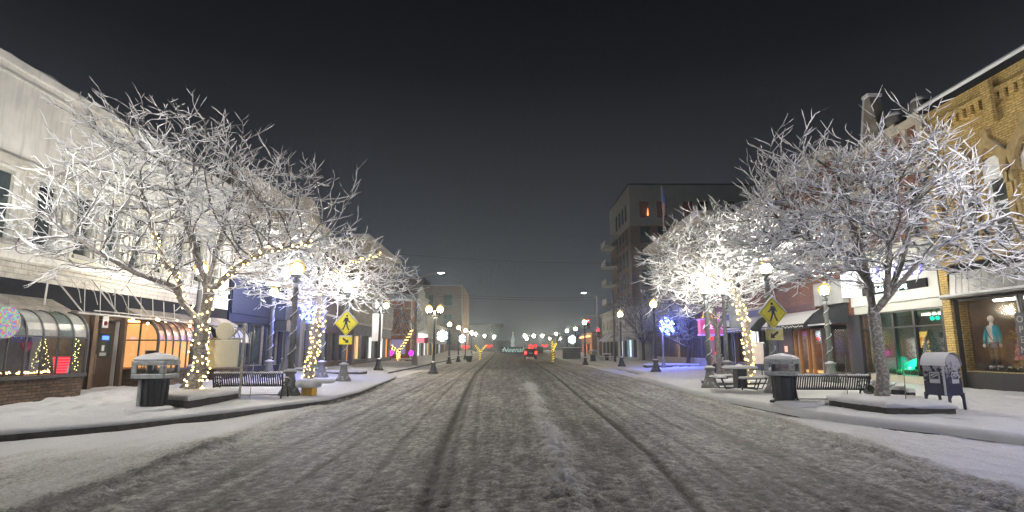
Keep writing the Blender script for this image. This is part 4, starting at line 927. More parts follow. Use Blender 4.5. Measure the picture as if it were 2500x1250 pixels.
# ---------------------------------------------------------------- pedestrian signs on two lamp posts
YEL = mat('sign_yellow', (.92, .84, .015), .45, .12, 8, snow=True); SBLK = mat('sign_black', (.015, .015, .015), .5); SALU = mat('sign_back_metal', (.35, .35, .35), .4, metal=.7)
FYEL = mat('frosted_sign_yellow', (.62, .58, .22), .7, .3, 9, .3, snow=True)
def ped_sign(name_l, x, y, z, yaw, flip, s=.76, frost=False):
    t = thing('crossing_sign', name_l, 'road sign', (x, y, z), yaw)
    h = s/math.sqrt(2)*.96
    b = MB(); b.prism([(0, -h), (h, 0), (0, h), (-h, 0)], -.012, .012, 'y'); b.build('diamond_panel', YEL if not frost else YEL, t, bevel=.004)
    b = MB(); k = h*.9
    for a in range(4):
        c = [(0, -k), (k, 0), (0, k), (-k, 0)]; p, q = c[a], c[(a+1) % 4]; b.tube([(p[0], -.016, p[1]), (q[0], -.016, q[1])], .006, 4)
    b.build('border_line', SBLK, t)
    f = -1 if flip else 1; b = MB(); g = h/.54
    def pl(pts): b.prism([(f*a*g, c*g) for a, c in pts], -.02, -.0135, 'y')
    b.add([], []); b.prism([(f*(-.03+.045*math.cos(a))*g, (.30+.045*math.sin(a))*g) for a in [i*math.pi/8 for i in range(16)]], -.02, -.0135, 'y')
    pl([(-.08, .22), (.05, .23), (.09, .17), (.05, -.02), (-.05, -.02), (-.06, .10)])            # torso
    pl([(-.08, .22), (-.11, .10), (-.20, .03), (-.18, .0), (-.07, .07), (-.03, .17)])           # front arm
    pl([(.05, .22), (.09, .17), (.145, .04), (.125, .02), (.05, .12)])                            # back arm
    pl([(-.05, .0), (.02, .0), (-.03, -.16), (-.10, -.30), (-.155, -.30), (-.085, -.15)])       # legs
    pl([(.0, .0), (.055, .0), (.10, -.14), (.17, -.27), (.12, -.30), (.045, -.15)])
    b.build('walking_figure', SBLK, t)
    b = MB(); b.box(-.30, .30, -.012, .012, -h-.36, -h-.03); b.build('arrow_plate', YEL if not frost else FYEL, t, bevel=.006)
    b = MB(); cz = -h-.195
    def pa(pts): b.prism([(f*a, c+cz) for a, c in pts], -.02, -.0135, 'y')
    pa([(-.14, -.10), (-.125, .05), (-.07, .0), (.10, .12), (.14, .06), (-.02, -.05), (.02, -.10)])
    b.build('arrow', SBLK, t)
    b = MB(); b.box(-.28, .28, -.03, .03, -h-.035, -h+.02); 
    b.tube([(-h*.98, 0, .01), (0, 0, h+.02)], .025, 6); b.tube([(h*.98, 0, .01), (0, 0, h+.02)], .025, 6); b.build('snow', SNOW, t, True)
    b = MB(); b.box(-.04, .04, .012, .1, -h-.3, h-.1); b.build('bracket', SALU, t); return t
ped_sign('bright yellow walking person sign with arrow plate on the left lamp post', -6.88, 24.62, 2.78, R(-12), True, .80)
ped_sign('snow dusted yellow walking person sign with arrow plate on the right lamp post', 8.25, 17.85, 2.78, R(10), False, .72, True)

# ---------------------------------------------------------------- snowflake lights
def snowflake(label, loc, rr, yaw, cols, back=None, light=None, arm=None):
    t = thing('snowflake_light', label, 'holiday light', loc, yaw, 'lit snowflakes on the lamp posts')
    b = MB(); P = []
    for k in range(6):
        a = k*math.pi/3+math.pi/6; ca, sa = math.cos(a), math.sin(a); b.tube([(0, 0, 0), (rr*ca, 0, rr*sa)], .012, 5)
        P += [(rr*f*ca, -.02, rr*f*sa) for f in (.2, .4, .6, .8, 1)]
        for f in (.45, .75):
            for s in (-1, 1):
                a2 = a+s*R(50); q = (rr*(f*ca+.3*math.cos(a2)), 0, rr*(f*sa+.3*math.sin(a2))); b.tube([(rr*f*ca, 0, rr*f*sa), q], .009, 4)
                P += [(q[0], -.02, q[2]), ((q[0]+rr*f*ca)/2, -.02, (q[2]+rr*f*sa)/2)]
    b.build('frame', mat('flake_blue_bars', (.02, .1, .3), .6) if back else WHT, t)
    bb = MB(); bb.ball((0, 0, 0), .03 if rr < .6 else .045, 6, 3); ms = [bb.mesh('bulb', emat('flake_bulb_%s' % i, c, s)) for i, (c, s) in enumerate(cols)]
    for i, p in enumerate(P): o = bpy.data.objects.new('bulb', ms[i % len(ms)]); link(o, t); o.location = p
    if back: b = MB(); b.prism([(rr*.95*math.cos(a), rr*.95*math.sin(a)) for a in [i*math.pi/12 for i in range(24)]], .02, .03, 'y'); b.build('disc', back, t)
    if light:
        ld = bpy.data.lights.new('flake_light', 'POINT'); ld.energy = light; ld.color = (.12, .18, 1); ld.shadow_soft_size = rr*.6; o = bpy.data.objects.new('flake_glow', ld); link(o, t); o.location = (0, -.35, -.1)
    if arm: b = MB(); b.tube([(rr*.5*arm, .03, 0), (arm*(rr+.5), .05, 0)], .02, 5); b.build('arm', LMET, t)
    return t
FC = [((.9, .93, 1), 7), ((.05, .10, 1), 5), ((.08, .15, 1), 5)]
snowflake('blue and white lit snowflake beside the star wrapped tree on the left', (*[A(755, 762, 26.8)[i] for i in (0, 1)], A(755, 762, 26.8).z), .50, R(-15), FC, None, 550, 1)
p = A(1628, 796, 41); snowflake('blue lit snowflake on the lavender post before the slatted front, right', p, .62, R(20), FC, None, 900, -1)
CY = mat('cyan_backing', (0, 0, 0)); CYE = emat('cyan_disc_glow', (.18, .62, .95), .85); FW = [((.02, .12, .35), .6)]
for px, v, y, nm in ((1080, 820, 66, 'nearer pale blue disc snowflake on the far left lamps'), (1128, 827, 92, 'farther pale blue disc snowflake on the far left lamps'), (1397, 829, 88, 'pale blue disc snowflake above the grey container')):
    snowflake(nm, A(px, v, y), .62 if y > 60 else .5, 0, FW, CYE, 6)
snowflake('blue lit snowflake just outside the right edge of the view', (10.2, 7.2, 3.2), .6, 0, FC, None, 260, 1)
# lavender post for the right snowflake
pp = thing('banner_post', 'slim lavender lit post holding the blue snowflake on the right', 'post', (p.x-.35, 41, gz(p.x, 41))); b = MB(); b.lathe([(.2, 0), (.12, .3), (.07, .6), (.06, 3.6)], n=12); b.build('pole', LMETS, pp, True)

# ---------------------------------------------------------------- litter bins
BINB = mat('black_bin_plastic', (.02, .021, .023), .45, .4, 5, .2); BINH = mat('frosty_bin_hood', (.30, .32, .33), .6, .35, 6, .4, snow=True, lo=.35, hi=.75)
BINF = mat('snow_dusted_bin_side', (.30, .32, .33), .85, .4, 8, .6)
def litter_bin(label, x, y, rz, slab=None, side_frost=True):
    t = thing('litter_bin', label, 'litter bin', (x, y, gz(x, y)), rz)
    b = MB(); b.lathe([(.25, .06), (.275, .72)], n=24); n = 24
    for k in range(12):
        a = 2*math.pi*k/12; b.tube([(.268*math.cos(a), .268*math.sin(a), .12), (.280*math.cos(a), .280*math.sin(a), .70)], .018, 5)
    b.build('body', BINB, t, True)
    b = MB(); b.box(-.30, .30, -.30, .30, -.03, .08); b.build('foot', BINB, t, bevel=.03)
    # hood: square frame with four openings
    for k in range(4):
        M = Matrix.Rotation(k*math.pi/2, 4, 'Z'); b = MB(); o_ = .36
        b.box(-.36, .36, -o_, -o_+.045, .70, .80, M); b.box(-.36, .36, -o_, -o_+.045, .99, 1.09, M); b.box(-.36, -.24, -o_, -o_+.045, .801, .989, M); b.box(.24, .36, -o_, -o_+.045, .801, .989, M)
        b.build('hood_side', BINH, t, bevel=.02)
    b = MB(); b.box(-.31, .31, -.31, .31, .68, .70); b.build('collar', BINB, t, bevel=.01)
    b = MB(); b.lathe([(.31, 1.06), (.37, 1.09), (.375, 1.12), (.33, 1.16), (.2, 1.20), (.02, 1.22)], n=32, sq=True); b.build('lid', BINH, t, True)
    b = MB(); b.lathe([(.365, 1.10), (.385, 1.125), (.35, 1.175), (.22, 1.225), (.04, 1.27), (.0, 1.272)], n=40, sq=True); b.build('snow_cap', SNOW, t, True)
    b = MB(); b.box(-.2, .2, -.05, .05, .80, .88); b.build('bag_edge', mat('grey_bag', (.3, .28, .27), .5), t)
    if side_frost:
        b = MB(); a0 = side_frost
        for k in range(3):
            a = a0+(k-1)*.33; b.tube([(.27*math.cos(a), .27*math.sin(a), .1), (.283*math.cos(a), .283*math.sin(a), .70)], [.05, .04], 6)
        b.build('side_snow', BINF, t, True)
    return t
litter_bin('large black snow topped litter bin on the left kerb corner', -8.0, 13.35, R(4), side_frost=R(205))
litter_bin('black snow topped litter bin beside the right slatted bench', 7.17, 15.2, R(-40), side_frost=None)
p = G(1448, 882); litter_bin('small snow capped black bin by the far right traffic signal pole', p.x, p.y, R(20), side_frost=None)
for loc, sx_, nm in (((-8.0, 13.25), (.42, .36), 'low snow slab around the foot of the left litter bin'), ((7.3, 14.65), (.60, .32), 'low rounded snow slab in front of the right litter bin')):
    t = MB(); t.lathe([(1, 0), (1.0, .5), (.9, .85), (.6, 1.0), (.01, 1.02)], n=28, sq=True); o = t.build('snow_drift', SNOW, None, True, fix=True); o.scale = (*sx_, .11); o.location = (*loc, gz(*loc)-.02); tag(o, nm, 'snow drift')

# ---------------------------------------------------------------- slatted benches (backs towards the camera)
BSN = mat('bench_metal_black', (.014, .014, .016), .4, .3, 10, .1)
def bench(label, x, y, rz, w=1.85, n=30):
    t = thing('park_bench', label, 'bench', (x, y, gz(x, y)-.02), rz); t.scale = (1, 1, .80); h = w/2
    prof = [(0, -.06, .87), (0, -.085, .84), (0, -.06, .80), (0, .0, .60), (0, .05, .46), (0, .12, .42), (0, .42, .44), (0, .50, .40)]
    b1, b2 = MB(), MB(); s1 = MB()
    for i in range(n):
        u = -h+.06+(w-.12)*i/(n-1); b1.tube([(u, p[1], p[2]) for p in prof[:5]], .017, 5); b2.tube([(u, p[1], p[2]) for p in prof[4:]], .017, 5)
        s1.tube([(u, -.085, .855), (u, -.06, .892), (u, -.03, .875)], [.016, .024, .016], 6)
    b1.build('backrest', BSN, t, True); b2.build('seat', BSN, t, True)
    b = MB(); b.tube([(-h+.03, -.06, .86), (h-.03, -.06, .86)], .028, 8); b.tube([(-h+.03, .05, .44), (h-.03, .05, .44)], .022, 6); b.tube([(-h+.03, .47, .42), (h-.03, .47, .42)], .022, 6); b.build('rail', BSN, t, True)
    b = MB(); b.tube([(-h+.05, .05, .13), (h-.05, .05, .13)], .018, 6); b.build('stretcher', BSN, t, True)
    for s in (-1, 1):
        b = MB(); X = s*h; b.tube([(X, -.06, .86), (X, .02, .55), (X, .05, .42), (X, -.01, .2), (X, -.07, 0)], .026, 6); b.build('leg', BSN, t, True)
        b = MB(); b.tube([(X, .05, .42), (X, .4, .4), (X, .47, .2), (X, .53, 0)], .026, 6); b.build('leg', BSN, t, True)
        b = MB(); b.tube([(X, .0, .66), (X, .12, .70), (X, .40, .68), (X, .52, .62), (X, .54, .54), (X, .47, .50), (X, .42, .55), (X, .40, .45)], .022, 6); b.tube([(X, .06, .45), (X, .16, .58), (X, .26, .50), (X, .18, .40)], .015, 5); b.build('armrest', BSN, t, True)
        b = MB(); b.tube([(X, .02, .69), (X, .12, .73), (X, .40, .71), (X, .50, .65)], [.02, .03, .03, .02], 6); b.build('arm_snow', SNOW, t, True)
    sn = s1; sn.tube([(-h+.03+w*.97*i/20, -.06, .895+.006*math.sin(i*1.9)) for i in range(21)], [.03+.008*math.sin(i*2.3) for i in range(21)], 7); sn.build('top_snow', SNOW, t, True)
    b = MB(); b.lathe([(1, 0), (1, .5), (.92, .9), (.5, 1), (.01, 1)], n=28, sq=True); o = b.build('seat_snow', SNOW, t, True); o.scale = (h-.04, .20, .07); o.location = (0, .29, .445)
    return t
bench('black slatted metal bench behind the blank sign frame on the left', -7.2, 16.3, R(2), 1.88)
bench('black slatted metal bench between the right litter bin and tree', 8.3, 14.95, R(-2), 1.85)

# ---------------------------------------------------------------- tree beds, drifts and small snowy slabs
BEDK = mat('bed_kerb_stone', (.055, .05, .042), .9, .4, 8, .4)
def bed(label, pts, h=.17, sn=.09, z=None):
    cx = sum(p[0] for p in pts)/len(pts); cy_ = sum(p[1] for p in pts)/len(pts); z = gz(cx, cy_) if z is None else z
    t = thing('tree_bed', label, 'planting bed', (cx, cy_, z)); L_ = [(p[0]-cx, p[1]-cy_) for p in pts]
    b = MB(); b.prism(L_, -.06, h, 'z'); b.build('kerb', BEDK, t)
    # rounded snow quilt
    n = 8; ring = []; 
    P = []
    for i, p in enumerate(L_):
        q = L_[(i+1) % len(L_)]
        for k in range(n): P.append((p[0]+(q[0]-p[0])*k/n, p[1]+(q[1]-p[1])*k/n))
    prof = [(1.0, h-.035), (1.03, h), (1.035, h+sn*.45), (1.0, h+sn*.85), (.93, h+sn*1.05), (.7, h+sn*1.15), (.4, h+sn*1.3), (.12, h+sn*1.5)]
    vs = []
    for k, (s, zz) in enumerate(prof):
        for i, p in enumerate(P):
            j = .02*math.sin(i*1.3+k)+.015*math.sin(i*2.9+k*.7) if k < 5 else .0; vs.append((p[0]*(s+j*.5), p[1]*(s+j*.5), zz+j*.5))
    N = len(P); fs = [(k*N+i, k*N+(i+1) % N, (k+1)*N+(i+1) % N, (k+1)*N+i) for k in range(len(prof)-1) for i in range(N)]; fs.append(tuple((len(prof)-1)*N+i for i in range(N)))
    b = MB(); b.add(vs, fs); b.build('snow_quilt', SNOW, t, True); return t
bed('long low snow covered bed around the big left tree', [(-8.75, 14.5), (-7.35, 13.6), (-7.3, 16.1), (-9.1, 17.3)])
bed('long low snow covered bed around the leaning right tree trunk', [(7.85, 14.35), (8.05, 12.5), (9.3, 12.2), (9.9, 14.4), (8.6, 15.0)], .13, .1)
for i, (px, v, w_, d_, nm) in enumerate(((840, 912, 2.2, 1.2, 'snow slab bed left of the crossing sign lamp'), (760, 905, 1.6, 1.0, 'table like snow slab behind the garland lamp'), (985, 880, 2.4, 1.6, 'snow bed under the lit forked sapling on the left'), (1650, 895, 4.5, 1.2, 'long snow bed under the dark bare tree on the right'), (1790, 938, 2.0, 1.3, 'snow bed at the foot of the light wrapped right tree'))):
    p = G(px, v); bed(nm, [(p.x-w_/2, p.y-d_/2), (p.x+w_/2, p.y-d_/2), (p.x+w_/2, p.y+d_/2), (p.x-w_/2, p.y+d_/2)], .12, .08)

# yellow planter with snow overhang
t = thing('yellow_planter', 'square yellow planter smothered by an overhanging snow shelf beside the left lamp', 'planter', (-5.9, 17.5, gz(-5.9, 17.5)), R(-8))
b = MB(); b.prism([(-.17, -.17), (.17, -.17), (.17, .17), (-.17, .17)], 0, .24, 'z'); b.prism([(-.22, -.2), (.25, -.2), (.25, .2), (-.22, .2)], .24, .33, 'z'); b.build('pot', mat('yellow_plastic', (.70, .42, .015), .5, .2, 6, snow=True), t, bevel=.02)
b = MB(); b.lathe([(.9, 0), (1.0, .25), (1.0, .7), (.85, .95), (.01, 1.02)], n=30, sq=True); o = b.build('snow_shelf', SNOW, t, True); o.scale = (.33, .3, .22); o.location = (-.02, 0, .25)
b = MB(); b.lathe([(.8, 0), (1.0, .3), (.95, .8), (.7, 1), (.01, 1)], n=24, sq=True); o = b.build('snow_shelf', SNOW, t, True); o.scale = (.36, .22, .13); o.location = (.36, .08, .36)
# blank sign frame with disc
SNS = snowmat('wind_packed_snow', (.60, .57, .46), 20, .8)
t = thing('notice_board', 'snow plastered blank notice board with round disc on top, standing on two posts', 'notice board', (-7.65, 15.7, gz(-7.65, 15.7)+.06), R(5))
FR = mat('frosted_sign_frame', (.32, .30, .25), .8, .3, 12, .5)
for s in (-.5, .5): b = MB(); b.tube([(s, 0, 0), (s, 0, 1.88)], .034, 8); b.ball((s, 0, 1.92), .05, 8, 5); b.build('post', FR, t, True)
b = MB(); b.tube([(-.5, 0, 1.55), (.5, 0, 1.55)], .028, 7); b.build('rail', FR, t, True); b = MB(); b.tube([(-.5, 0, .78), (.5, 0, .78)], .022, 7); b.build('rail', FR, t, True); b = MB(); b.tube([(.5, 0, 1.78), (.36, 0, 1.82), (.2, 0, 1.62)], .03, 6); b.build('bracket', FR, t, True)
b = MB(); b.box(-.39, .39, -.03, .03, .80, 1.52); b.build('panel', SNS, t, bevel=.02)
b = MB(); b.prism([(.24*math.cos(a), 1.76+.24*math.sin(a)) for a in [i*math.pi/16 for i in range(32)]], -.04, .04, 'y'); b.build('disc', SNS, t, bevel=.02)
# thin marker stakes
for i, (x, y, h, nm) in enumerate(((-7.95, 14.9, .45, 'in the left tree bed'), (8.75, 12.9, 1.0, 'in front of the right tree'), (-6.9, 15.8, .9, 'in front of the left bench'), (8.4, 14.5, 1.1, 'in front of the right bench'), (8.7, 22.3, .9, 'behind the right picnic table'))):
    b = MB(); b.tube([(0, 0, -.05), (.04, 0, h)], .010, 5); o = b.build('marker_stake', FR, None, True); o.location = (x, y, gz(x, y)+.1); tag(o, 'thin frosted marker stake %s' % nm, 'stake')

# ---------------------------------------------------------------- collection mailbox on the right
t = thing('mailbox', 'dark blue round topped mailbox crusted with snow on four legs at the right', 'mailbox', (9.62, 12.9, gz(9.62, 12.9)-.02), R(20))
MBL = mat('mailbox_blue', (.018, .022, .06), .5, .3, 6, .2)
def frosted():
    m, tt, b = _new('crusted_mailbox'); n = _noise(tt, 13, 6, _obj(tt), .65); s = tt.nodes.new('ShaderNodeSeparateXYZ'); tt.links.new(_obj(tt), s.inputs[0])
    f = _math(tt, 'ADD', n.outputs[0], _math(tt, 'MULTIPLY', _math(tt, 'SUBTRACT', s.outputs['Z'], .80), .55)); f = _ramp(tt, f, .47, .58)
    tt.links.new(_mix(tt, f, (.012, .014, .045), (.32, .32, .35)), b.inputs['Base Color']); b.inputs['Roughness'].default_value = .6
    bp = tt.nodes.new('ShaderNodeBump'); bp.inputs['Distance'].default_value = .03; bp.inputs['Strength'].default_value = .9; tt.links.new(f, bp.inputs['Height']); tt.links.new(bp.outputs[0], b.inputs['Normal']); return m
CRU = frosted()
w2, d2, z0, z1 = .245, .25, .34, .98
prof = [(-w2, z0), (w2, z0), (w2, z1)]+[(w2*math.cos(a), z1+w2*math.sin(a)) for a in [i*math.pi/14 for i in range(1, 14)]]+[(-w2, z1)]
b = MB(); b.prism(prof, -d2, d2, 'y'); b.build('body', CRU, t, bevel=.012)
for sx_ in (-1, 1):
    for sy in (-1, 1):
        b = MB(); b.prism([(sx_*w2, .40), (sx_*(w2-.10), .345), (sx_*(w2-.045), .28), (sx_*(w2-.03), 0), (sx_*(w2+.015), 0)], sy*d2-.02, sy*d2+.02, 'y'); b.build('leg', MBL, t)
b = MB(); N = 12
for i in range(N):
    a0 = i/N*math.pi; a1 = (i+1)/N*math.pi
    b.quad(((w2+.03)*math.cos(a0), -d2-.02, z1+(w2+.045)*math.sin(a0)), ((w2+.03)*math.cos(a1), -d2-.02, z1+(w2+.045)*math.sin(a1)), ((w2+.03)*math.cos(a1), d2+.02, z1+(w2+.045)*math.sin(a1)), ((w2+.03)*math.cos(a0), d2+.02, z1+(w2+.045)*math.sin(a0)))
b.build('snow_cap', SNOW, t, True)
def decal(M):
    b = MB(); b.box(-.11, .11, -.006, .002, -.12, .12, M); o = b.build('label_plate', mat('pale_label', (.45, .46, .5), .6), t)
    b = MB(); b.prism([(-.09, -.03), (-.09, .09), (.09, .09), (.09, -.03)], -.010, -.007, 'y'); b2 = MB(); b2.v = [tuple(M @ Vector(v)) for v in b.v]; b2.f = b.f; b2.m = b.m; b2.build('emblem_field', MBL, o)
    b = MB()
    for pl in ([(-.085, -.02), (.075, .05), (.085, .075), (-.01, .03)], [(-.085, .02), (-.02, .055), (.085, .085), (-.06, .07)]): b.prism(pl, -.014, -.0105, 'y')
    for k in range(2): b.box(-.09, .09-.03*k, -.012, -.0065, -.065-.03*k, -.05-.03*k)
    b2 = MB(); b2.v = [tuple(M @ Vector(v)) for v in b.v]; b2.f = b.f; b2.m = b.m; b2.build('emblem', mat('emblem_pale', (.55, .56, .6), .6), o)
decal(Matrix.Translation((.03, -d2, .72))); decal(Matrix.Translation((-w2, .0, .72)) @ Matrix.Rotation(-math.pi/2, 4, 'Z'))
b = MB(); b.box(-w2-.015, -w2, -d2+.03, -d2+.07, .35, 1.0); b.build('side_rib', mat('pale_label', (0, 0, 0)), t)
# small snow covered boxes and bush next to it
q = thing('meter_box', 'two low snow capped utility boxes between the right tree and the mailbox', 'utility box', (9.75, 14.4, gz(9.75, 14.4)), R(15))
for k, (x, h) in enumerate(((-.16, .32), (.12, .26))):
    b = MB(); b.box(x-.11, x+.11, -.12, .12, 0, h); b.build('box', CHAR, q, bevel=.02); b = MB(); b.lathe([(1, 0), (1.02, .5), (.8, 1), (.01, 1.05)], n=20, sq=True); o = b.build('snow_cap', SNOW, q, True); o.scale = (.125, .14, .09); o.location = (x, 0, h)
def bush(label, x, y, r, h, n=500, m_=None, name='snowy_bush', cat='bush', cone=False, z=None):
    t = thing(name, label, cat, (x, y, gz(x, y) if z is None else z)); rg = random.Random(int(x*100+y)); b = MB(); s = MB()
    for i in range(n):
        a = rg.random()*6.283; el = rg.random(); rr = r*(.35+.65*rg.random()); hh = h*el
        if cone: rr = r*(1-el)*(.5+.5*rg.random())
        else: rr *= math.sqrt(max(.05, 1-(el*1.6-.6)**2)) if el > .375 else .85
        p = Vector((rr*math.cos(a), rr*math.sin(a), hh)); d = Vector((math.cos(a), math.sin(a), .5+rg.random()*.8)); d.normalize(); l = .05+.10*rg.random(); l *= h/.6 if cone else 1; q_ = d.cross(Vector((rg.random()-.5, rg.random()-.5, 1))).normalized()*l*.28
        (s if (rg.random() < .6) else b).add([p-q_, p+q_, p+d*l+q_*.3, p+d*l-q_*.3], [(0, 1, 2, 3)])
    b.build('foliage', m_ or mat('dark_evergreen', (.03, .045, .025), .9, .4, 8), t, fix=False); s.build('snow', SNOW, t, fix=False)
    b = MB(); b.tube([(0, 0, 0), (0, 0, h*.6)], .02, 5); b.build('stem', BLK, t); return t
bush('low snow laden grass clump behind the right tree', 9.55, 15.0, .42, .42, 420, mat('dry_grass', (.22, .2, .16), .9))
p = G(880, 880); bush('snow laden bush by the lit shop windows on the left', p.x, p.y, 1.1, 1.3, 700); p = G(830, 885); bush('small snowy potted shrub before the brown shopfront on the left', p.x, p.y, .45, 1.2, 300)

# ---------------------------------------------------------------- picnic table and benches, right
def slatseat(t, x, y, w_, d_, z, rz=0):
    pass
q = thing('picnic_table', 'square metal picnic table topped with thick snow behind the right litter bin', 'picnic table', (7.55, 19.0, gz(7.55, 19.0)), R(5))
b = MB(); b.box(-.42, .42, -.42, .42, .70, .73); b.build('tabletop', BSN, q, bevel=.01); b = MB(); b.box(-.16, .16, -.16, .16, .1, .70); b.build('pedestal', BSN, q)
b = MB(); b.lathe([(1, 0), (1.02, .4), (.92, .85), (.01, 1)], n=30, sq=True); o = b.build('snow_cap', SNOW, q, True); o.scale = (.46, .46, .10); o.location = (0, 0, .73)
for (x, y) in ((-.75, 0), (.75, 0), (0, -.75), (0, .75)):
    b = MB(); ww_, dd = (.17, .38) if y == 0 else (.38, .17); b.box(x-ww_, x+ww_, y-dd, y+dd, .42, .45); o = b.build('seat', BSN, q, bevel=.01)
    s = MB(); s.lathe([(1, 0), (1.02, .4), (.9, .85), (.01, 1)], n=24, sq=True); o2 = s.build('seat_snow', SNOW, o, True); o2.scale = (ww_, dd, .06); o2.location = (x, y, .45)
    for s_ in (-1, 1):
        b = MB(); X, Y = (x, y+s_*.3) if y == 0 else (x+s_*.3, y); b.tube([(X*.35, Y*.35, .12), (X*.8, Y*.8, .1), (X, Y, .42)], .022, 6); b.build('leg', BSN, q, True)
q2 = copy_tree(q, loc=(*G(1482, 882).xy, G(1482, 882).z), label='snow topped picnic table beside the far right signal pole')
# bike racks / small hoops
for px, v, nm in ((685, 928, 'frosted hoop bicycle rack behind the left bench'), ):
    p = G(px, v); b = MB(); b.tube([(0, 0, 0), (-.1, 0, .3), (-.06, 0, .62), (0, 0, .75), (.06, 0, .62), (.1, 0, .3), (0, 0, 0)], .028, 6); b.ball((0, 0, .85), .05, 6, 4); o = b.build('bike_rack', LMETS, None, True); o.location = p; tag(o, nm, 'bicycle rack')
p = G(1806, 928); b = MB(); b.lathe([(.22, 0), (.14, .25), (.11, .45), (.17, .5), (.19, .56), (.12, .64), (.01, .68)], n=16); o = b.build('bollard', LMETS, None, True); o.location = p; tag(o, 'mushroom topped snowy bollard on the right sidewalk by the dark awning', 'bollard')
q = thing('menu_stand', 'white papered menu stand beside the light wrapped right tree', 'sign board', (*G(1852, 938).xy, G(1852, 938).z+.0), R(-20))
b = MB(); b.box(-.25, .25, -.02, .02, .75, 1.5); b.build('board', mat('pale_menu', (.6, .55, .55), .7), q); b = MB(); b.tube([(-.15, 0, 0), (-.15, 0, .75)], .02, 6); b.tube([(.15, 0, 0), (.15, 0, .75)], .02, 6); b.build('leg', BSN, q); b = MB(); b.box(-.3, .3, -.05, .05, 1.5, 1.56); b.build('snow_cap', SNOW, q, bevel=.02)
q = thing('flower_pot', 'dark urn with a snowy shrub on the right sidewalk beside the garland lamp', 'planter', G(1753, 912)); b = MB(); b.lathe([(.16, 0), (.26, .3), (.28, .5)], n=14); b.build('pot', BLK, q, True)
b = MB(); rg = random.Random(5)
for i in range(120): a = rg.random()*6.28; r_ = .3*rg.random(); z = .5+.45*rg.random(); b.add([(r_*math.cos(a), r_*math.sin(a), z), (r_*math.cos(a)+.06, r_*math.sin(a), z+.05), (r_*math.cos(a), r_*math.sin(a)+.05, z+.09)], [(0, 1, 2)])
b.build('shrub', GARL, q, fix=False)
garland('red and teal hanging door lights beside the right garland lamp', [A(1750, 862, 32), A(1754, 866, 32), A(1752, 858, 32), A(1737, 826, 32)], (1, .02, .03), .10, strength=3, name='door_light', group=None)

# ---------------------------------------------------------------- street furniture far off
def pole_arm(label, x, y, h, arm, lit, sig=(), m_=None):
    t = thing('signal_pole', label, 'signal pole', (x, y, gz(x, y))); m_ = m_ or mat('pale_signal_pole', (.45, .50, .48), .5, .2, 3)
    b = MB(); b.tube([(0, 0, 0), (0, 0, h)], [.13, .09], 8); b.box(-.22, .22, -.22, .22, -.05, .7); b.build('pole', m_, t)
    b = MB(); b.tube([(0, 0, h-.3), (arm*.6, 0, h+.2), (arm, 0, h+.45)], .05, 6); b.build('arm', m_, t)
    b = MB(); b.box(arm-.3, arm+.25, -.12, .12, h+.36, h+.46); b.build('lamp_head', m_, t); b = MB(); b.box(arm-.25, arm+.2, -.1, .1, h+.31, h+.355); b.build('lamp_lens', emat('cool_street_light', (.9, 1, .95), 60), t)
    for (sx_, sz, mast) in sig:
        if mast: b = MB(); b.tube([(0, 0, sz+.9), (sx_-.2, 0, sz+1.2)], .06, 6); b.build('mast_arm', m_, t)
        b = MB(); b.box(sx_-.2, sx_+.2, -.12, .12, sz-.6, sz+.55); o = b.build('signal_head', BLK, t)
        b = MB(); b.ball((sx_, -.14, sz+.32), .17, 10, 6); b.build('red_lens', emat('red_signal', (1, .01, .03), 9), o)
        for k in (0, -.33): b = MB(); b.ball((sx_, -.12, sz+k), .11, 8, 5); b.build('dark_lens', CHAR, o)
    return t
p = G(1461, 878); pole_arm('pale signal pole with street light arm and two red signals on the right', p.x, p.y, A(1461, 722, p.y).z-p.z, -1.6, True, ((-1.15, A(1442, 790, p.y).z-p.z, True), (.05, A(1461, 812, p.y).z-p.z, False)))
p = G(1012, 892); pole_arm('dark tall street light pole with arm over the left crossing', p.x, p.y, A(1015, 676, p.y).z-p.z, 2.1, True, m_=mat('grey_light_pole', (.12, .12, .12), .5))
p = G(1492, 884); b = MB(); b.tube([(0, 0, 0), (0, 0, A(1500, 706, p.y).z-p.z)], [.12, .08], 8); o = b.build('utility_pole', mat('dark_pole', (.05, .045, .045), .7), None); o.location = (p.x+.4, p.y, p.z); tag(o, 'tall thin dark pole before the pale low shops on the right', 'pole')
# overhead wires
for k, (z, y) in enumerate(((10.2, 88), (11.3, 96), (21, 88), (13.6, 70))):
    b = MB(); b.tube([(-16+36*i/16, y+.5*i, z-.5*math.sin(math.pi*i/16)) for i in range(17)], .02, 4); o = b.build('overhead_wire', BLK); tag(o, '%s thin dark wire spanning high over the far street' % ['lowest', 'second', 'highest', 'third'][k], 'wire', 'overhead wires')
# city name sign
q = thing('city_sign', 'dark wide sign with glowing script lettering Neenah at the end of the street', 'sign', (A(1255, 862, 118).x, 118, 1.1))
wdt = (A(1283, 850, 118).x-A(1225, 850, 118).x)
b = MB(); b.box(-wdt/2-.3, wdt/2+3.5, 0, .3, .0, 1.35); b.build('board', mat('dark_sign_board', (.03, .045, .045), .7, snow=True), q)
o = text('Neenah', 1.4, emat('sign_glow_teal', (.55, .85, .8), .6), q, (-.15, -.02, .3), rot=Matrix.Rotation(-math.pi/2, 3, 'Z'), name='lettering', shear=.35, ext=.03, xs=1.05)
b = MB(); b.tube([(-wdt/2-.1, -.03, .75), (-wdt/2+.4, -.03, .95), (-wdt/2+.2, -.03, .5), (-wdt/2+.7, -.03, .6), (-wdt/2+.55, -.03, 1.1)], .06, 5); b.build('flourish', emat('sign_glow_teal', (0, 0, 0), 1), q)
q = thing('lit_statue', 'pale floodlit figure on a tall plinth behind the city sign', 'monument', (A(1252, 850, 128).x, 128, 1.2))
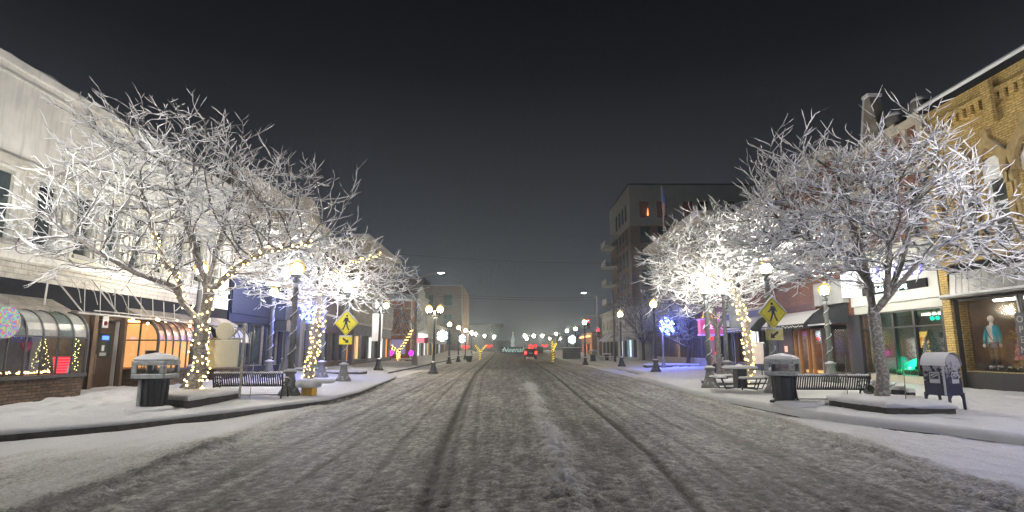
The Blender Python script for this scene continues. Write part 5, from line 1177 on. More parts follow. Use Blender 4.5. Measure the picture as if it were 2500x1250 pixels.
PG = emat('pale_floodlit_stone', (.6, .75, .72), .35); b = MB(); b.lathe([(.7, 0), (.55, .3), (.45, 1.5), (.5, 1.9)], n=10); b.build('plinth', PG, q)
b = MB(); b.lathe([(.35, 1.9), (.5, 2.6), (.35, 3.2), (.16, 3.7), (.2, 4.1), (.2, 4.4), (.05, 4.6)], n=12); b.tube([(.2, 0, 3.2), (.9, 0, 2.9), (1.5, 0, 3.1)], .1, 6); b.build('figure', PG, q, True)
q = thing('ribbed_container', 'grey ribbed snow topped container beside the far right kerb', 'container', G(1395, 876))
b = MB(); b.box(-1.15, 1.2, -.6, .6, 0, 1.45); b.build('body', mat('blue_grey_metal', (.07, .08, .09), .6), q)
b = MB(); [b.box(-1.16, 1.21, -.66, -.605, .15+.3*k, .27+.3*k) for k in range(4)]; b.build('rib', mat('blue_grey_rib', (.14, .15, .17), .6, snow=True), q); b = MB(); b.box(-1.2, 1.25, -.65, .6, 1.452, 1.56); b.build('snow_cap', SNOW, q, bevel=.04)
for px, v, nm in ((1145, 868, 'round dark snowed planter on the far left kerb'), (1350, 872, 'orange based planter under the yellow lit shrub')):
    q = thing('far_planter', nm, 'planter', G(px, v)); b = MB(); b.lathe([(.28, 0), (.4, .4), (.42, .7)], n=12); b.build('pot', mat('terracotta', (.4, .12, .04), .7) if px > 1300 else BLK, q, True); b = MB(); b.ball((0, 0, .8), .4, 10, 6); b.build('shrub_snow', SNOW if px < 1300 else GARL, q, True)
def bow(label, px, v, y, s):
    t = thing('red_bow', label, 'holiday bow', A(px, v, y), 0, 'red lit bows across the far street'); m_ = emat('red_lit_ribbon', (1, .03, .03), 1.2)
    for k in (-1, 1):
        b = MB(); b.tube([(0, 0, 0), (k*s*.5, 0, s*.35), (k*s, 0, s*.15), (k*s*.8, 0, -s*.15), (0, 0, 0)], s*.12, 6); b.build('loop', m_, t, True); b = MB(); b.tube([(0, 0, 0), (k*s*.4, 0, -s*.6)], s*.09, 5); b.build('tail', m_, t, True)
for a in (('red lit bow hanging left of the yellow lit forked sapling', 1137, 847, 108, .75), ('red lit bow right of the yellow lit forked sapling', 1194, 845, 112, .75), ('red lit bow above the car roof', 1301, 845, 100, .75), ('small red lit bow right of the car', 1330, 844, 104, .6)): bow(*a)
# marquee sign over the right shops
FD = s = None
y = 43.0; p = A(1735, 795, 33)
q = thing('marquee_sign', 'glowing pink and purple marquee box reading ARENA over the right sidewalk', 'sign', (A(1737, 797, 33).x, 33, A(1737, 797, 33).z), R(0))
b = MB(); b.box(-.62, .62, 0, .5, -.42, .36); b.build('box', emat('pink_purple_panel', (.75, .08, .42), .55), q); b = MB()
for (x0, x1, z0, z1) in ((-.66, .66, .36, .44), (-.66, .66, -.52, -.42)): b.box(x0, x1, -.03, .53, z0, z1)
b.build('trim', emat('violet_trim', (.5, .25, 1), .8), q); text('ARENA', .34, emat('marquee_letters', (.8, .85, 1), 1.4), q, (.03, -.02, -.13), rot=Matrix.Rotation(-math.pi/2, 3, 'Z'), ext=.01, name='lettering')
b = MB(); rg = random.Random(9)
for i in range(60): x = -.45+1.0*rg.random(); z = .45+.45*rg.random()*(1-abs(x)*.4); b.ball((x, .1+.2*rg.random(), z), .05, 5, 3)
b.build('orange_lights', emat('orange_top_glow', (1, .45, .03), 1.5), q, True)
b = MB(); b.box(.62, 3.5, .15, .25, -.1, .0); b.build('bracket', BLK, q)
# small pink sign left
q = thing('pink_sign_box', 'pink lit box sign projecting over the left sidewalk beyond the orange house', 'sign', A(1028, 831, 62)); b = MB(); b.box(-.55, .35, 0, .5, -.25, .3); b.build('face', emat('pink_sign_face', (.9, .28, .38), .7), q); b = MB(); b.box(.352, .75, 0, .5, -.3, .3); b.build('side', mat('maroon_side', (.2, .02, .03), .6), q); b = MB(); b.box(-3.5, -.56, .2, .3, .1, .2); b.build('bracket', BLK, q)
for px, v, nm in ((953, 862, 'nearer magenta glowing ball ornament by the orange house'), (1004, 862, 'farther violet glowing ball ornament by the light pole')):
    p = G(px, 880); q = thing('glowing_ball', nm, 'holiday light', A(px, v, p.y)); b = MB(); b.ball((0, 0, 0), .30, 12, 8); b.build('ball', emat('magenta_glow' if px < 980 else 'violet_glow', (1, .02, .6) if px < 980 else (.6, .02, 1), 3), q, True); b = MB(); b.tube([(0, 0, -.3), (0, 0, -(A(px, v, p.y).z-p.z))], .04, 5); b.build('stake', BLK, q)
# flagpole
p = A(1624, 600, 52); zt = A(1620, 452, 52).z
q = thing('flagpole', 'white flagpole with limp striped flag above the tan corner building', 'flagpole', (p.x+.0, 52, 9.0)); b = MB(); b.tube([(0, 0, 0), (-.12, 0, zt-9)], .045, 6); b.build('pole', WHT, q, True)
q2 = thing('flag', 'limp flag of blue, white and red folds hanging on the flagpole', 'flag', (p.x-.15, 51.9, zt-.4))
for nm, m_, z0, z1 in (('blue_field', mat('flag_blue', (.2, .28, .8), .8), -1.4, 0), ('striped_folds', mat('flag_stripes', (.9, .55, .6), .8, .6, 7), -3.6, -1.35)):
    b = MB(); n = 8
    for i in range(n): a = z0+(z1-z0)*i/n; c = z0+(z1-z0)*(i+1)/n; f = lambda z: .18+.22*math.sin(-z*1.1)+.06*math.sin(z*5); b.add([(0, 0, a), (f(a)*.6, -.08, a), (f(a), .05, a-.1), (0, 0, c), (f(c)*.6, -.08, c), (f(c), .05, c-.1)], [(0, 1, 4, 3), (1, 2, 5, 4)])
    b.build(nm, m_, q2, True, fix=False)
q = thing('hanging_banner', 'pale banner hanging on a bracket by the tan building on the left', 'banner', A(921, 797, 40)); b = MB(); b.box(-.35, .35, -.01, .01, -1.0, .9); b.build('cloth', mat('pale_lit_banner', (.5, .5, .52), .8, .2, 2), q); b = MB(); b.tube([(-.4, 0, .92), (.8, 0, .92)], .02, 5); b.build('bracket', BLK, q)
q = thing('wall_banner', 'grey blue banner hanging from the dark lamp pole on the right', 'banner', A(1797, 770, 26.6)); b = MB(); b.box(-.33, .33, -.01, .01, -.6, .55); b.build('cloth', mat('blue_grey_banner', (.25, .28, .34), .8, .4, 4), q); b = MB(); b.tube([(-.55, 0, .58), (.38, 0, .58)], .02, 5); b.build('bracket', BLK, q)
q = thing('hanging_banner', 'flat fire red sleigh shaped ornament glowing on the left sidewalk', 'ornament', G(878, 884)); b = MB(); b.box(-.6, .6, -.3, .3, .1, .5); b.build('body', emat('sleigh_red', (.9, .03, .02), .5), q, bevel=.08); b = MB(); b.tube([(-.7, -.25, .2), (-.6, -.25, .02), (.6, -.25, .02), (.8, -.25, .25)], .03, 5); b.build('runner', WHT, q); q.name = 'sleigh_ornament'
b = MB(); b.lathe([(1, 0), (1, .5), (.8, 1), (.01, 1)], n=20, sq=True); o = b.build('snow_cap', SNOW, q, True); o.scale = (.55, .28, .12); o.location = (0, 0, .5)

# ---------------------------------------------------------------- car
p = G(1296, 877); q = thing('car', 'dark suv seen from behind with glowing red tail lights, driving away', 'car', (p.x, p.y+2.2, float(zr(p.y+2.2))+.03))
CP = mat('dark_car_paint', (.03, .03, .034), .3, .2, 3, snow=True); b = MB()
prof = [(-2.25, .35), (-2.3, .75), (-2.22, 1.02), (-1.95, 1.55), (-1.6, 1.66), (.3, 1.66), (1.1, 1.1), (2.1, .95), (2.25, .7), (2.25, .35)]
b.prism(prof, -.86, .86, 'x'); b.build('body', CP, q, bevel=.06)
b = MB(); b.quad((-.66, -2.235, 1.06), (.66, -2.235, 1.06), (.6, -2.0, 1.50), (-.6, -2.0, 1.50)); b.build('rear_window', PANE, q)
for s_ in (-1, 1):
    b = MB(); b.box(s_*.62, s_*.88, -2.32, -2.1, .72, 1.08); b.build('tail_light', emat('tail_light_glow', (1, .02, .01), 12), q, bevel=.03)
    for yy in (-1.4, 1.45): b = MB(); b.prism([(yy+.35*math.cos(a), .35+.35*math.sin(a)) for a in [i*math.pi/10 for i in range(20)]], s_*.66, s_*.9, 'x'); o = b.build('wheel', BLK, q)
    b = MB(); b.box(s_*.9, s_*1.08, .55, .7, 1.0, 1.18); b.build('mirror', CP, q)
    ld = bpy.data.lights.new('head_beam', 'SPOT'); ld.energy = 900; ld.color = (1, .82, .6); ld.spot_size = R(70); ld.shadow_soft_size = .08; o = bpy.data.objects.new('headlight_beam', ld); link(o, q); o.location = (s_*.65, 2.35, .75); o.rotation_euler = (R(82), 0, 0)
    b = MB(); b.ball((s_*.65, 2.26, .75), .1, 8, 5); b.build('headlight', emat('headlight_glow', (1, .9, .75), 30), q, True)
b = MB(); b.box(-.25, .25, -2.34, -2.31, .78, .9); b.build('number_plate', WHT, q); b = MB(); b.box(-.8, .8, -2.36, -2.2, .42, .62); b.build('bumper', CHAR, q, bevel=.03); b = MB(); b.box(-.3, .3, -2.02, -1.97, 1.52, 1.57); b.build('brake_light', emat('tail_light_glow', (0, 0, 0), 1), q)

# ---------------------------------------------------------------- boutique and shop window displays on the right
def rr_(y, z, d): return (XR-d, y, z)
GRN = emat('green_lit_needles', (.0, .55, .16), .55)
t = thing('christmas_tree', 'green floodlit christmas tree inside the boutique window', 'christmas tree', rr_(20.05, .76, -.5)); b = MB(); rg = random.Random(3)
for i in range(900):
    h = rg.random()**1.3; r_ = .62*(1-h)*(.6+.4*rg.random()); a = rg.random()*6.28; z = .1+1.5*h; l = .12; b.add([(r_*math.cos(a), r_*math.sin(a), z), (r_*math.cos(a+.15)+l*.6*math.cos(a), r_*math.sin(a+.15)+l*.6*math.sin(a), z-.07), (r_*math.cos(a-.15), r_*math.sin(a-.15), z-.09)], [(0, 1, 2)])
b.build('needles', mat('christmas_needles', (.02, .12, .05), .7), t, fix=False); b = MB(); b.tube([(0, 0, 0), (0, 0, 1.5)], .03, 6); b.build('trunk', BLK, t)
ld = bpy.data.lights.new('green_floodlight', 'POINT'); ld.energy = 70; ld.color = (.0, 1, .35); ld.shadow_soft_size = .05; o = bpy.data.objects.new('green_floodlight', ld); link(o, t); o.location = (-.45, .55, .35)
b = MB(); b.ball((-.45, .55, .25), .05, 8, 5); b.build('lamp_bulb', emat('green_bulb', (.1, 1, .5), 6), t, True)
t = thing('tub_chair', 'turquoise lit curved tub chair inside the boutique window', 'armchair', rr_(21.1, .76, -.55), R(90)); TQ = mat('turquoise_plastic', (.02, .6, .5), .4)
b = MB(); n = 16
for i in range(n):
    a0, a1 = R(-20)+R(220)*i/n, R(-20)+R(220)*(i+1)/n; h0, h1 = .35+.28*abs(math.cos(a0)), .35+.28*abs(math.cos(a1)); b.quad((.5*math.cos(a0), .34*math.sin(a0), .1), (.5*math.cos(a1), .34*math.sin(a1), .1), (.58*math.cos(a1), .4*math.sin(a1), h1), (.58*math.cos(a0), .4*math.sin(a0), h0))
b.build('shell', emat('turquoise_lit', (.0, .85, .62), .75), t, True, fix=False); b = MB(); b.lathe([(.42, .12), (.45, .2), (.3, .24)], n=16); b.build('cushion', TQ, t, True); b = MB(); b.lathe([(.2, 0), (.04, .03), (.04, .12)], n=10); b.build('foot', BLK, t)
t = thing('white_armchair', 'white rounded armchair with a dark cushion inside the boutique window', 'armchair', rr_(22.2, .76, -.7)); b = MB(); b.lathe([(.3, .05), (.42, .2), (.45, .45), (.38, .6)], n=18); b.build('shell', WHT, t, True); b = MB(); b.box(-.2, .16, -.2, .2, .45, .5, Matrix.Rotation(.4, 4, 'Y')); b.build('cushion', BLK, t, bevel=.02)
for k, (y, h) in enumerate(((22.0, 1.15), (21.55, .95))): bush('%s small dark display fir in the boutique window' % ['taller', 'shorter'][k], XR+1.3, y, .22, h, 220, None, 'display_fir', 'display tree', True, .9)
t = thing('fir_garland', 'snow flecked fir garland along the cream boutique ledge', 'garland', rr_(20.4, .78, .2)); b = MB(); rg = random.Random(4)
for i in range(700): y = -1.9+3.8*rg.random(); x, z = .09*rg.gauss(0, 1), .05+.09*rg.random(); b.add([(x, y, z), (x+.05*rg.gauss(0, 1), y+.05*rg.gauss(0, 1), z+.07), (x+.05, y+.03, z-.05)], [(0, 1, 2)])
b.build('sprigs', GARL, t, fix=False)
for y, nm in ((19.6, 'right'), (19.85, 'left')): q = thing('spot_lamp', '%s turquoise ceiling spot inside the boutique window' % nm, 'spotlight', rr_(y, 2.72, -.5)); b = MB(); b.ball((0, 0, 0), .075, 10, 6); b.build('lens', emat('turquoise_spot', (.0, .9, .6), 2.5), q, True); b = MB(); b.tube([(0, 0, .05), (0, 0, .28)], .02, 5); b.build('stem', BLK, q)
# mannequin in teal jacket
MW = mat('mannequin_white', (.72, .66, .6), .4, .1); TEAL = mat('teal_jacket_cloth', (.01, .30, .38), .8, .2, 6, .2)
t = thing('mannequin', 'white headed mannequin in a teal jacket with a strap bag in the right shop window', 'mannequin', rr_(17.3, .98, -.38), R(180)); t.scale = (.93, .93, .93)
b = MB(); b.lathe([(.11, .95), (.12, 1.05), (.10, 1.22), (.135, 1.38), (.12, 1.46), (.05, 1.52), (.045, 1.60)], n=14); b.ball((0, 0, 1.70), .085, 12, 8, 1.3); b.build('body', MW, t, True)
b = MB(); b.lathe([(.16, .92), (.15, 1.1), (.14, 1.25), (.17, 1.42), (.08, 1.48)], n=14, c=(0, 0, 0)); bb = MB()
for s_ in (-1, 1):
    jk = MB(); jk.lathe([(.10, .80), (.095, 1.1), (.10, 1.3), (.10, 1.45), (.04, 1.49)], c=(-.02, s_*.11, 0), n=12); jk.tube([(0, s_*.17, 1.43), (.0, s_*.27, 1.2), (.04, s_*.30, .92)], [.06, .055, .045], 8); jk.build('jacket', TEAL, t, True)
    b = MB(); b.ball((.05, s_*.31, .84), .045, 8, 6, 1.5); b.build('hand', MW, t, True)
    b = MB(); b.lathe([(.05, 0), (.065, .4), (.09, .9)], c=(0, s_*.09, 0), n=10); b.build('trousers', BLK, t, True)
b = MB(); b.tube([(.14, -.12, 1.42), (.17, .05, 1.15), (.15, .2, .95)], .012, 5); b.box(.12, .2, .14, .34, .78, .95); b.build('bag', mat('dark_blue_bag', (.03, .04, .12), .5), t)
t = thing('dress_form', 'flowered dress on a form behind the dark shop window post', 'mannequin', rr_(16.35, 1.0, -.45)); b = MB(); b.lathe([(.26, .35), (.2, .7), (.12, 1.0), (.15, 1.25), (.08, 1.36)], n=14); b.build('dress', mat('flower_dress', (.35, .10, .14), .8, .9, 16), t, True); b = MB(); b.lathe([(.15, 0), (.02, .04), (.02, .4)], n=10); b.build('stand', BLK, t)
t = thing('open_board', 'narrow dark board with raised white letters hung on the window post', 'sign', rr_(15.75, 2.1, .09)); b = MB(); b.box(-.02, .0, -.16, .16, -.62, .55); b.build('board', CHAR, t)
for k, ch in enumerate('OPEN'): text(ch, .26, mat('chalk_grey_letters', (.35, .35, .34), .7), t, (-.025, 0, .28-k*.28), rot=Matrix.Rotation(math.pi, 3, 'Z'), name='lettering')
b = MB(); b.tube([(0, 0, .55), (0, .05, 1.05)], .02, 5); b.build('hanger', WHT, t)
for k, (y, z, r_) in enumerate(((15.1, 2.35, .36), (14.5, 2.65, .3), (13.8, 2.3, .36))):
    t = thing('paper_snowflake', '%s white paper rosette hanging in the right shop window' % ['lowest', 'middle', 'rightmost'][k], 'window ornament', rr_(y, z, -.3)); b = MB()
    for i in range(14): a = i*math.pi/7; b.tube([(0, 0, 0), (0, r_*math.cos(a), r_*math.sin(a))], .018, 4)
    for f in (.5, 1): b.tube([(0, f*r_*math.cos(a), f*r_*math.sin(a)) for a in [i*math.pi/10 for i in range(20)]], .014, 4, closed=True)
    b.build('rosette', mat('white_paper', (.7, .6, .52), .8), t); b = MB(); b.tube([(0, 0, r_), (0, 0, 3.18-z)], .004, 4); b.build('cord', WHT, t)
t = thing('display_table', 'low cloth covered display table with white roses and a lit tray', 'table', rr_(14.6, 1.0, -.55)); b = MB(); b.box(-.3, .3, -.6, .55, .0, .36); b.build('cloth', mat('cream_cloth', (.6, .5, .42), .9, .2, 5), t, bevel=.02); b = MB(); [b.ball((-.1+.1*(i % 2), .2+.06*i, .45+.03*(i % 3)), .07, 8, 5) for i in range(5)]; b.build('roses', WHT, t, True); b = MB(); b.box(-.2, .1, -.35, .1, .37, .40); b.build('tray', emat('amber_tray', (1, .45, .1), 1.2), t)
t = thing('fir_garland', 'white berried fir garland along the sill of the right shop window', 'garland', rr_(15.8, 1.02, -.15)); b = MB(); c_ = MB()
for i in range(500): y = -1.6+3.2*rg.random(); x, z = .07*rg.gauss(0, 1), .03+.07*rg.random(); b.add([(x, y, z), (x+.05*rg.gauss(0, 1), y+.05*rg.gauss(0, 1), z+.07), (x+.05, y+.03, z-.05)], [(0, 1, 2)])
for i in range(40): c_.ball((-.05+.1*rg.random(), -1.5+3*rg.random(), .08+.06*rg.random()), .035, 6, 4)
b.build('sprigs', GARL, t, fix=False); c_.build('berries', WHT, t, True)
# ---------------------------------------------------------------- trees
def barkmat(name, c, frost=.5):
    m, t, b = _new(name); mp = t.nodes.new('ShaderNodeMapping'); mp.inputs['Scale'].default_value = (1, 1, .25); t.links.new(_obj(t), mp.inputs[0])
    n = _noise(t, 26, 5, mp.outputs[0], .7); col = _mix(t, n.outputs[0], tuple(x*.5 for x in c), tuple(x*1.5 for x in c)); n2 = _noise(t, 18, 5, _obj(t), .7)
    f = _math(t, 'MULTIPLY', _ramp(t, n2.outputs[0], .5, .58), frost); col = _mix(t, f, col, (.62, .62, .64)); col, _ = _snowmix(t, col, .35, .6)
    t.links.new(col, b.inputs['Base Color']); b.inputs['Roughness'].default_value = .9
    bp = t.nodes.new('ShaderNodeBump'); bp.inputs['Distance'].default_value = .02; bp.inputs['Strength'].default_value = .8; t.links.new(n.outputs[0], bp.inputs['Height']); t.links.new(bp.outputs[0], b.inputs['Normal']); return m
BARK = barkmat('snowy_bark', (.17, .15, .13), .38); BARKT = barkmat('twig_bark', (.075, .065, .06), .35); TSN = snowmat('branch_snow', (.93, .94, .97), 30, .3)

def grow(limbs, att, step=.13, infl=1.0, kill=.2, iters=90, up=.12, seed=1, inertia=.65):
    rs = np.random.RandomState(seed); pos = []; par = []
    for L_ in limbs:     # each limb: (index of start node or -1, [points])
        st, pts = L_; prev = st; last = np.array(pts[0], float)
        if st < 0: pos.append(last); par.append(-1); prev = len(pos)-1
        else: last = pos[st]
        for p in pts[1:]:
            p = np.array(p, float); n = max(1, int(np.linalg.norm(p-last)/step))
            a = last.copy()
            for k in range(1, n+1):
                q = a+(p-a)*k/n+rs.normal(0, .008, 3); pos.append(q); par.append(prev); prev = len(pos)-1
            last = p
        L_.append(prev)
    dirs = [np.zeros(3)]*len(pos)
    dirs = [ (pos[i]-pos[par[i]])/ (np.linalg.norm(pos[i]-pos[par[i]])+1e-9) if par[i] >= 0 else np.array([0, 0, 1.]) for i in range(len(pos))]
    P = np.array(pos); att = np.array(att); near = np.zeros(len(att), int); nd = np.full(len(att), 1e9)
    def upd(idx0):
        nonlocal near, nd
        Q = P[idx0:]
        for s in range(0, len(Q), 400):
            d = np.linalg.norm(att[:, None]-Q[None, s:s+400], axis=2); j = d.argmin(1); dm = d[np.arange(len(att)), j]; m = dm < nd; nd[m] = dm[m]; near[m] = idx0+s+j[m]
    upd(0); childs = {}
    for it in range(iters):
        m = nd < infl
        if not m.any(): break
        newp = []; newpar = []
        ids = near[m]; v = att[m]-P[ids]; v /= np.linalg.norm(v, axis=1)[:, None]+1e-9
        un, inv = np.unique(ids, return_inverse=True); S = np.zeros((len(un), 3)); np.add.at(S, inv, v)
        for k, i in enumerate(un):
            if childs.get(i, 0) >= 3: continue
            o2 = np.array([P[i][0], P[i][1], 0.]); o2 /= np.linalg.norm(o2)+.6
            d = S[k]/(np.linalg.norm(S[k])+1e-9)+inertia*dirs[i]+np.array([0, 0, up])+.28*o2+rs.normal(0, .12, 3); d /= np.linalg.norm(d)
            newp.append(P[i]+d*step*(.8+.4*rs.rand())); newpar.append(i); dirs.append(d); childs[i] = childs.get(i, 0)+1
        if not newp: break
        n0 = len(P); P = np.vstack([P, newp]); par += newpar; upd(n0); keep = nd > kill
        att, near, nd = att[keep], near[keep], nd[keep]
        if len(att) == 0: break
    return P, np.array(par)

def frusta(P0, P1, r0, r1, n):
    """one open tube per segment"""
    d = P1-P0; L_ = np.linalg.norm(d, axis=1)+1e-9; d = d/L_[:, None]
    up = np.tile([0., 0, 1], (len(d), 1)); up[np.abs(d[:, 2]) > .95] = [1, 0, 0]
    a = np.cross(up, d); a /= np.linalg.norm(a, axis=1)[:, None]; b = np.cross(d, a)
    th = np.arange(n)*2*np.pi/n; ring = a[:, None]*np.cos(th)[None, :, None]+b[:, None]*np.sin(th)[None, :, None]
    A_ = (P0-d*(r0*.15)[:, None])[:, None]+ring*r0[:, None, None]; B_ = (P1+d*(r1*.15)[:, None])[:, None]+ring*r1[:, None, None]
    V = np.concatenate([A_, B_], 1).reshape(-1, 3); base = np.arange(len(d))[:, None]*2*n; k = np.arange(n)
    F = np.stack([base+k, base+(k+1) % n, base+n+(k+1) % n, base+n+k], -1).reshape(-1, 4); return V, F
def merge(parts):
    V, F, o = [], [], 0
    for v, f in parts: V.append(v); F.append(f+o); o += len(v)
    return np.vstack(V), np.vstack(F)

def tree(name, label, base, limbs, centers, n_att, group=None, seed=1, snow=1.0, trunk_r=.13, tip=.0045, step=.13, kill=.2, infl=1.1, clipx=None, up=.12, cat='tree', power=2.25, barkm=None, tsn=None, thick=1.0, spur=.24, shl=.85):
    rs = np.random.RandomState(seed); bx = np.array(base, float); att = []; vol = np.array([np.prod(c[1]) for c in centers]); cum = np.cumsum(vol/vol.sum())
    while len(att) < n_att:      # hollow-ish umbrella made of several ellipsoids
        c = centers[min(len(centers)-1, int(np.searchsorted(cum, rs.rand())))]; u = rs.normal(size=3); u /= np.linalg.norm(u); r = rs.rand()**.42
        p = np.array(c[0])+u*r*np.array(c[1])
        if p[2]+bx[2] < c[2]: continue
        if clipx and not (clipx[0] < p[0]+bx[0] < clipx[1]): continue
        att.append(p)
    P, par = grow(limbs, att, step, infl, kill, 110, up, seed); N = len(P)
    # straight fine shoots springing from every small branch, each with a few side twigs
    nch = np.bincount(par[par >= 0], minlength=N); ex_p, ex_par = [], []
    lim_n = max(l[-1] for l in limbs)+1; out = np.stack([P[:, 0], P[:, 1], 0*P[:, 0]], 1); out /= np.linalg.norm(out, axis=1)[:, None]+.6
    def shoot(j, q, d, L_, depth):
        n = max(3, int(L_/.12)); st = L_/n; sd = 1
        for k in range(n):
            d = d+rs.normal(0, .125, 3)+np.array([0, 0, .045])+.03*out[min(j, N-1)]; d = d/np.linalg.norm(d); q = q+d*st
            if clipx and not (clipx[0]-.3 < q[0]+bx[0] < clipx[1]+.3): return
            ex_p.append(q); ex_par.append(j); j = N+len(ex_p)-1
            if depth and rs.rand() < .62:
                sd = -sd; lat = np.cross(d, [0, 0, 1.]); lat /= np.linalg.norm(lat)+1e-6; dd = d*.75+lat*sd*(.45+.4*rs.rand())+np.array([0, 0, rs.normal(.08, .22)]); shoot(j, q, dd/np.linalg.norm(dd), L_*(.25+.4*rs.rand()), depth-1)
    for i in range(lim_n, N):
        lf = nch[i] == 0
        if lf or rs.rand() < spur:
            d = P[i]-P[par[i]]; d /= np.linalg.norm(d)+1e-9; lat = np.cross(d, [0, 0, 1.]); lat /= np.linalg.norm(lat)+1e-6
            dd = d if lf else d*.6+lat*rs.choice([-1, 1])*(.4+.5*rs.rand())+np.array([0, 0, rs.normal(.15, .3)]); dd = dd+.3*out[i]; shoot(i, P[i], dd/np.linalg.norm(dd), (.45+.65*rs.rand())*(1.15 if lf else .8)*shl, 1)
    if ex_p: P = np.vstack([P, ex_p]); par = np.concatenate([par, ex_par]).astype(int); N = len(P)
    w = np.zeros(N); ch = np.bincount(par[par >= 0], minlength=N)
    acc = np.where(ch == 0, tip**power, 0.)
    for i in range(N-1, -1, -1):
        if par[i] >= 0: acc[par[i]] += acc[i]*1.0
    rad = np.maximum(acc, tip**power)**(1/power); rad *= 1
    sc = trunk_r/rad[0]; big = np.clip((rad-tip*2)/(rad[0]-tip*2), 0, 1); rad = rad*(1+(sc-1)*big**.6)
    # flare at the root
    rad = rad*(1+.55*np.exp(-np.clip(P[:, 2], 0, 9)/.16)*(rad > trunk_r*.8))
    t = thing(name, label, cat, tuple(bx), 0, group); i = np.where(par >= 0)[0]; p0, p1, r0, r1 = P[par[i]], P[i], rad[par[i]], rad[i]
    r0 = np.minimum(r0, r1*1.35+.004)
    th = r1 > .042; mid = (r1 > .013) & ~th; fine = ~(th | mid)
    npmesh('trunk', *frusta(p0[th], p1[th], r0[th], r1[th], 12), barkm or BARK, t)
    npmesh('crown', *merge([frusta(p0[mid], p1[mid], r0[mid], r1[mid], 6), frusta(p0[fine], p1[fine], r0[fine]*thick, r1[fine]*thick, 4)]), BARKT, t)
    if snow > 0:
        d = p1-p0; L_ = np.linalg.norm(d, axis=1)+1e-9; hz = np.sqrt(d[:, 0]**2+d[:, 1]**2)/L_
        nr = (.0092+.40*np.minimum(rad, .06))*(.65+.7*rs.rand(N))*snow; nr[np.bincount(par[par >= 0], minlength=N) == 0] *= .5; s0 = nr[par[i]]*(.75+.25*hz); s1 = nr[i]*(.75+.25*hz)
        o0 = P[par[i]]+np.stack([0*r0, 0*r0, r0*.6+s0*.2], 1); o1 = P[i]+np.stack([0*r1, 0*r1, r1*.6+s1*.2], 1)
        side = (hz < .35)[:, None]*np.array([[-.5*np.sign(bx[0]+1e-3), -.6, 0]])*r1[:, None]; keep = (rs.rand(len(i)) > .08) & ~((r1 > .05) & (hz < .5))
        o0 = o0+side; o1 = o1+side
        npmesh('snow', *frusta(o0[keep], o1[keep], s0[keep], s1[keep], 5), tsn or TSN, t)
    return t, P, limbs

# warm light strings wound round the limbs
def star(mb, r):
    V = [(0, 0, r*1.2)]
    mb.lathe([(r*.12, -r), (r*.75, -r*.1), (r*.9, 0), (r*.4, r*.35), (r*.08, r*1.15)], n=5)
def wound(label, base, path, r0, r1, turns, n, bulb_r, col=(1, .72, .28), strength=9, shape='ball', jitter=.02, group='warm light strings wound on the trees', drop=None):
    base = Vector(base); t = thing('string_lights', label, 'string lights', base, 0, group); pts = [Vector(p) for p in path]; seg = [0]
    for a, b in zip(pts[:-1], pts[1:]): seg.append(seg[-1]+(b-a).length)
    T = seg[-1]; rg = random.Random(len(label)*7+n)
    def at(s):
        for k in range(len(pts)-1):
            if s <= seg[k+1] or k == len(pts)-2:
                f = (s-seg[k])/(seg[k+1]-seg[k]); return pts[k].lerp(pts[k+1], f), (pts[k+1]-pts[k]).normalized()
    wire = []; bl = []; m = n*4
    for i in range(m):
        f = i/(m-1); c, d = at(f*T); u = d.cross(Vector((.3, 1, .1))).normalized(); v = d.cross(u); rr = r0+(r1-r0)*f+.012; a = f*turns*2*math.pi
        q = c+u*rr*math.cos(a)+v*rr*math.sin(a); wire.append(q)
        if i % 4 == 1: bl.append(q+(u*math.cos(a)+v*math.sin(a))*.012+Vector((rg.gauss(0, 1), rg.gauss(0, 1), rg.gauss(0, 1)))*jitter)
    b = MB(); b.tube(wire, .005, 4); b.build('wire', mat('green_wire', (.02, .03, .015), .7), t)
    b = MB()
    if shape == 'ball': b.ball((0, 0, 0), bulb_r, 6, 4)
    else: star(b, bulb_r)
    me = b.mesh('bulb', emat('bulb_warm_%s%d' % (shape, strength), col, strength)); bl = bl[:100]
    for q in bl: o = bpy.data.objects.new('bulb', me); link(o, t); o.location = q; o.rotation_euler = (rg.random()*.8, rg.random()*.8, rg.random()*6)
    return t

# big left tree
def Lp(base, px, v, y): q = A(px, v, y); return (q.x-base[0], q.y-base[1], q.z-base[2])
B1 = (-8.3, 15.4, gz(-8.3, 15.4)+.2); q1 = lambda px, v, y: Lp(B1, px, v, y-.6)
trunk1 = [(0, 0, -.15), q1(490, 900, 16), q1(488, 850, 16), q1(497, 800, 16)]
arms1 = {'upleft': [q1(440, 725, 15.9), q1(440, 690, 15.7), q1(400, 640, 15.3), q1(372, 560, 15.0)],
         'bentleft': [q1(445, 740, 15.8), q1(425, 700, 15.4), q1(330, 665, 14.6), q1(250, 620, 14.0), q1(150, 560, 13.4)],
         'up': [q1(505, 700, 16), q1(480, 620, 16.2), q1(455, 540, 16.3), q1(425, 430, 16.4)],
         'upr': [q1(505, 700, 16), q1(535, 600, 16.6), q1(560, 500, 17.0)],
         'right': [q1(520, 705, 15.9), q1(580, 650, 15.7), q1(650, 612, 15.4), q1(760, 592, 15.0)]}
def limbset(trunk, arms):
    Ls = [[-1, trunk]]; return Ls
def run_tree(trunk, arms, **k):
    # node index of the fork is only known after the trunk is laid, so limbs start from it
    step = k.get('step', .13); n = 0; L0 = [-1, trunk]
    cnt = 1; last = Vector(trunk[0])
    for p in trunk[1:]: cnt += max(1, int((Vector(p)-last).length/step)); last = Vector(p)
    fork = cnt-1; Ls = [L0]+[[fork, [trunk[-1]]+a] for a in arms]
    return tree(limbs=Ls, **k)
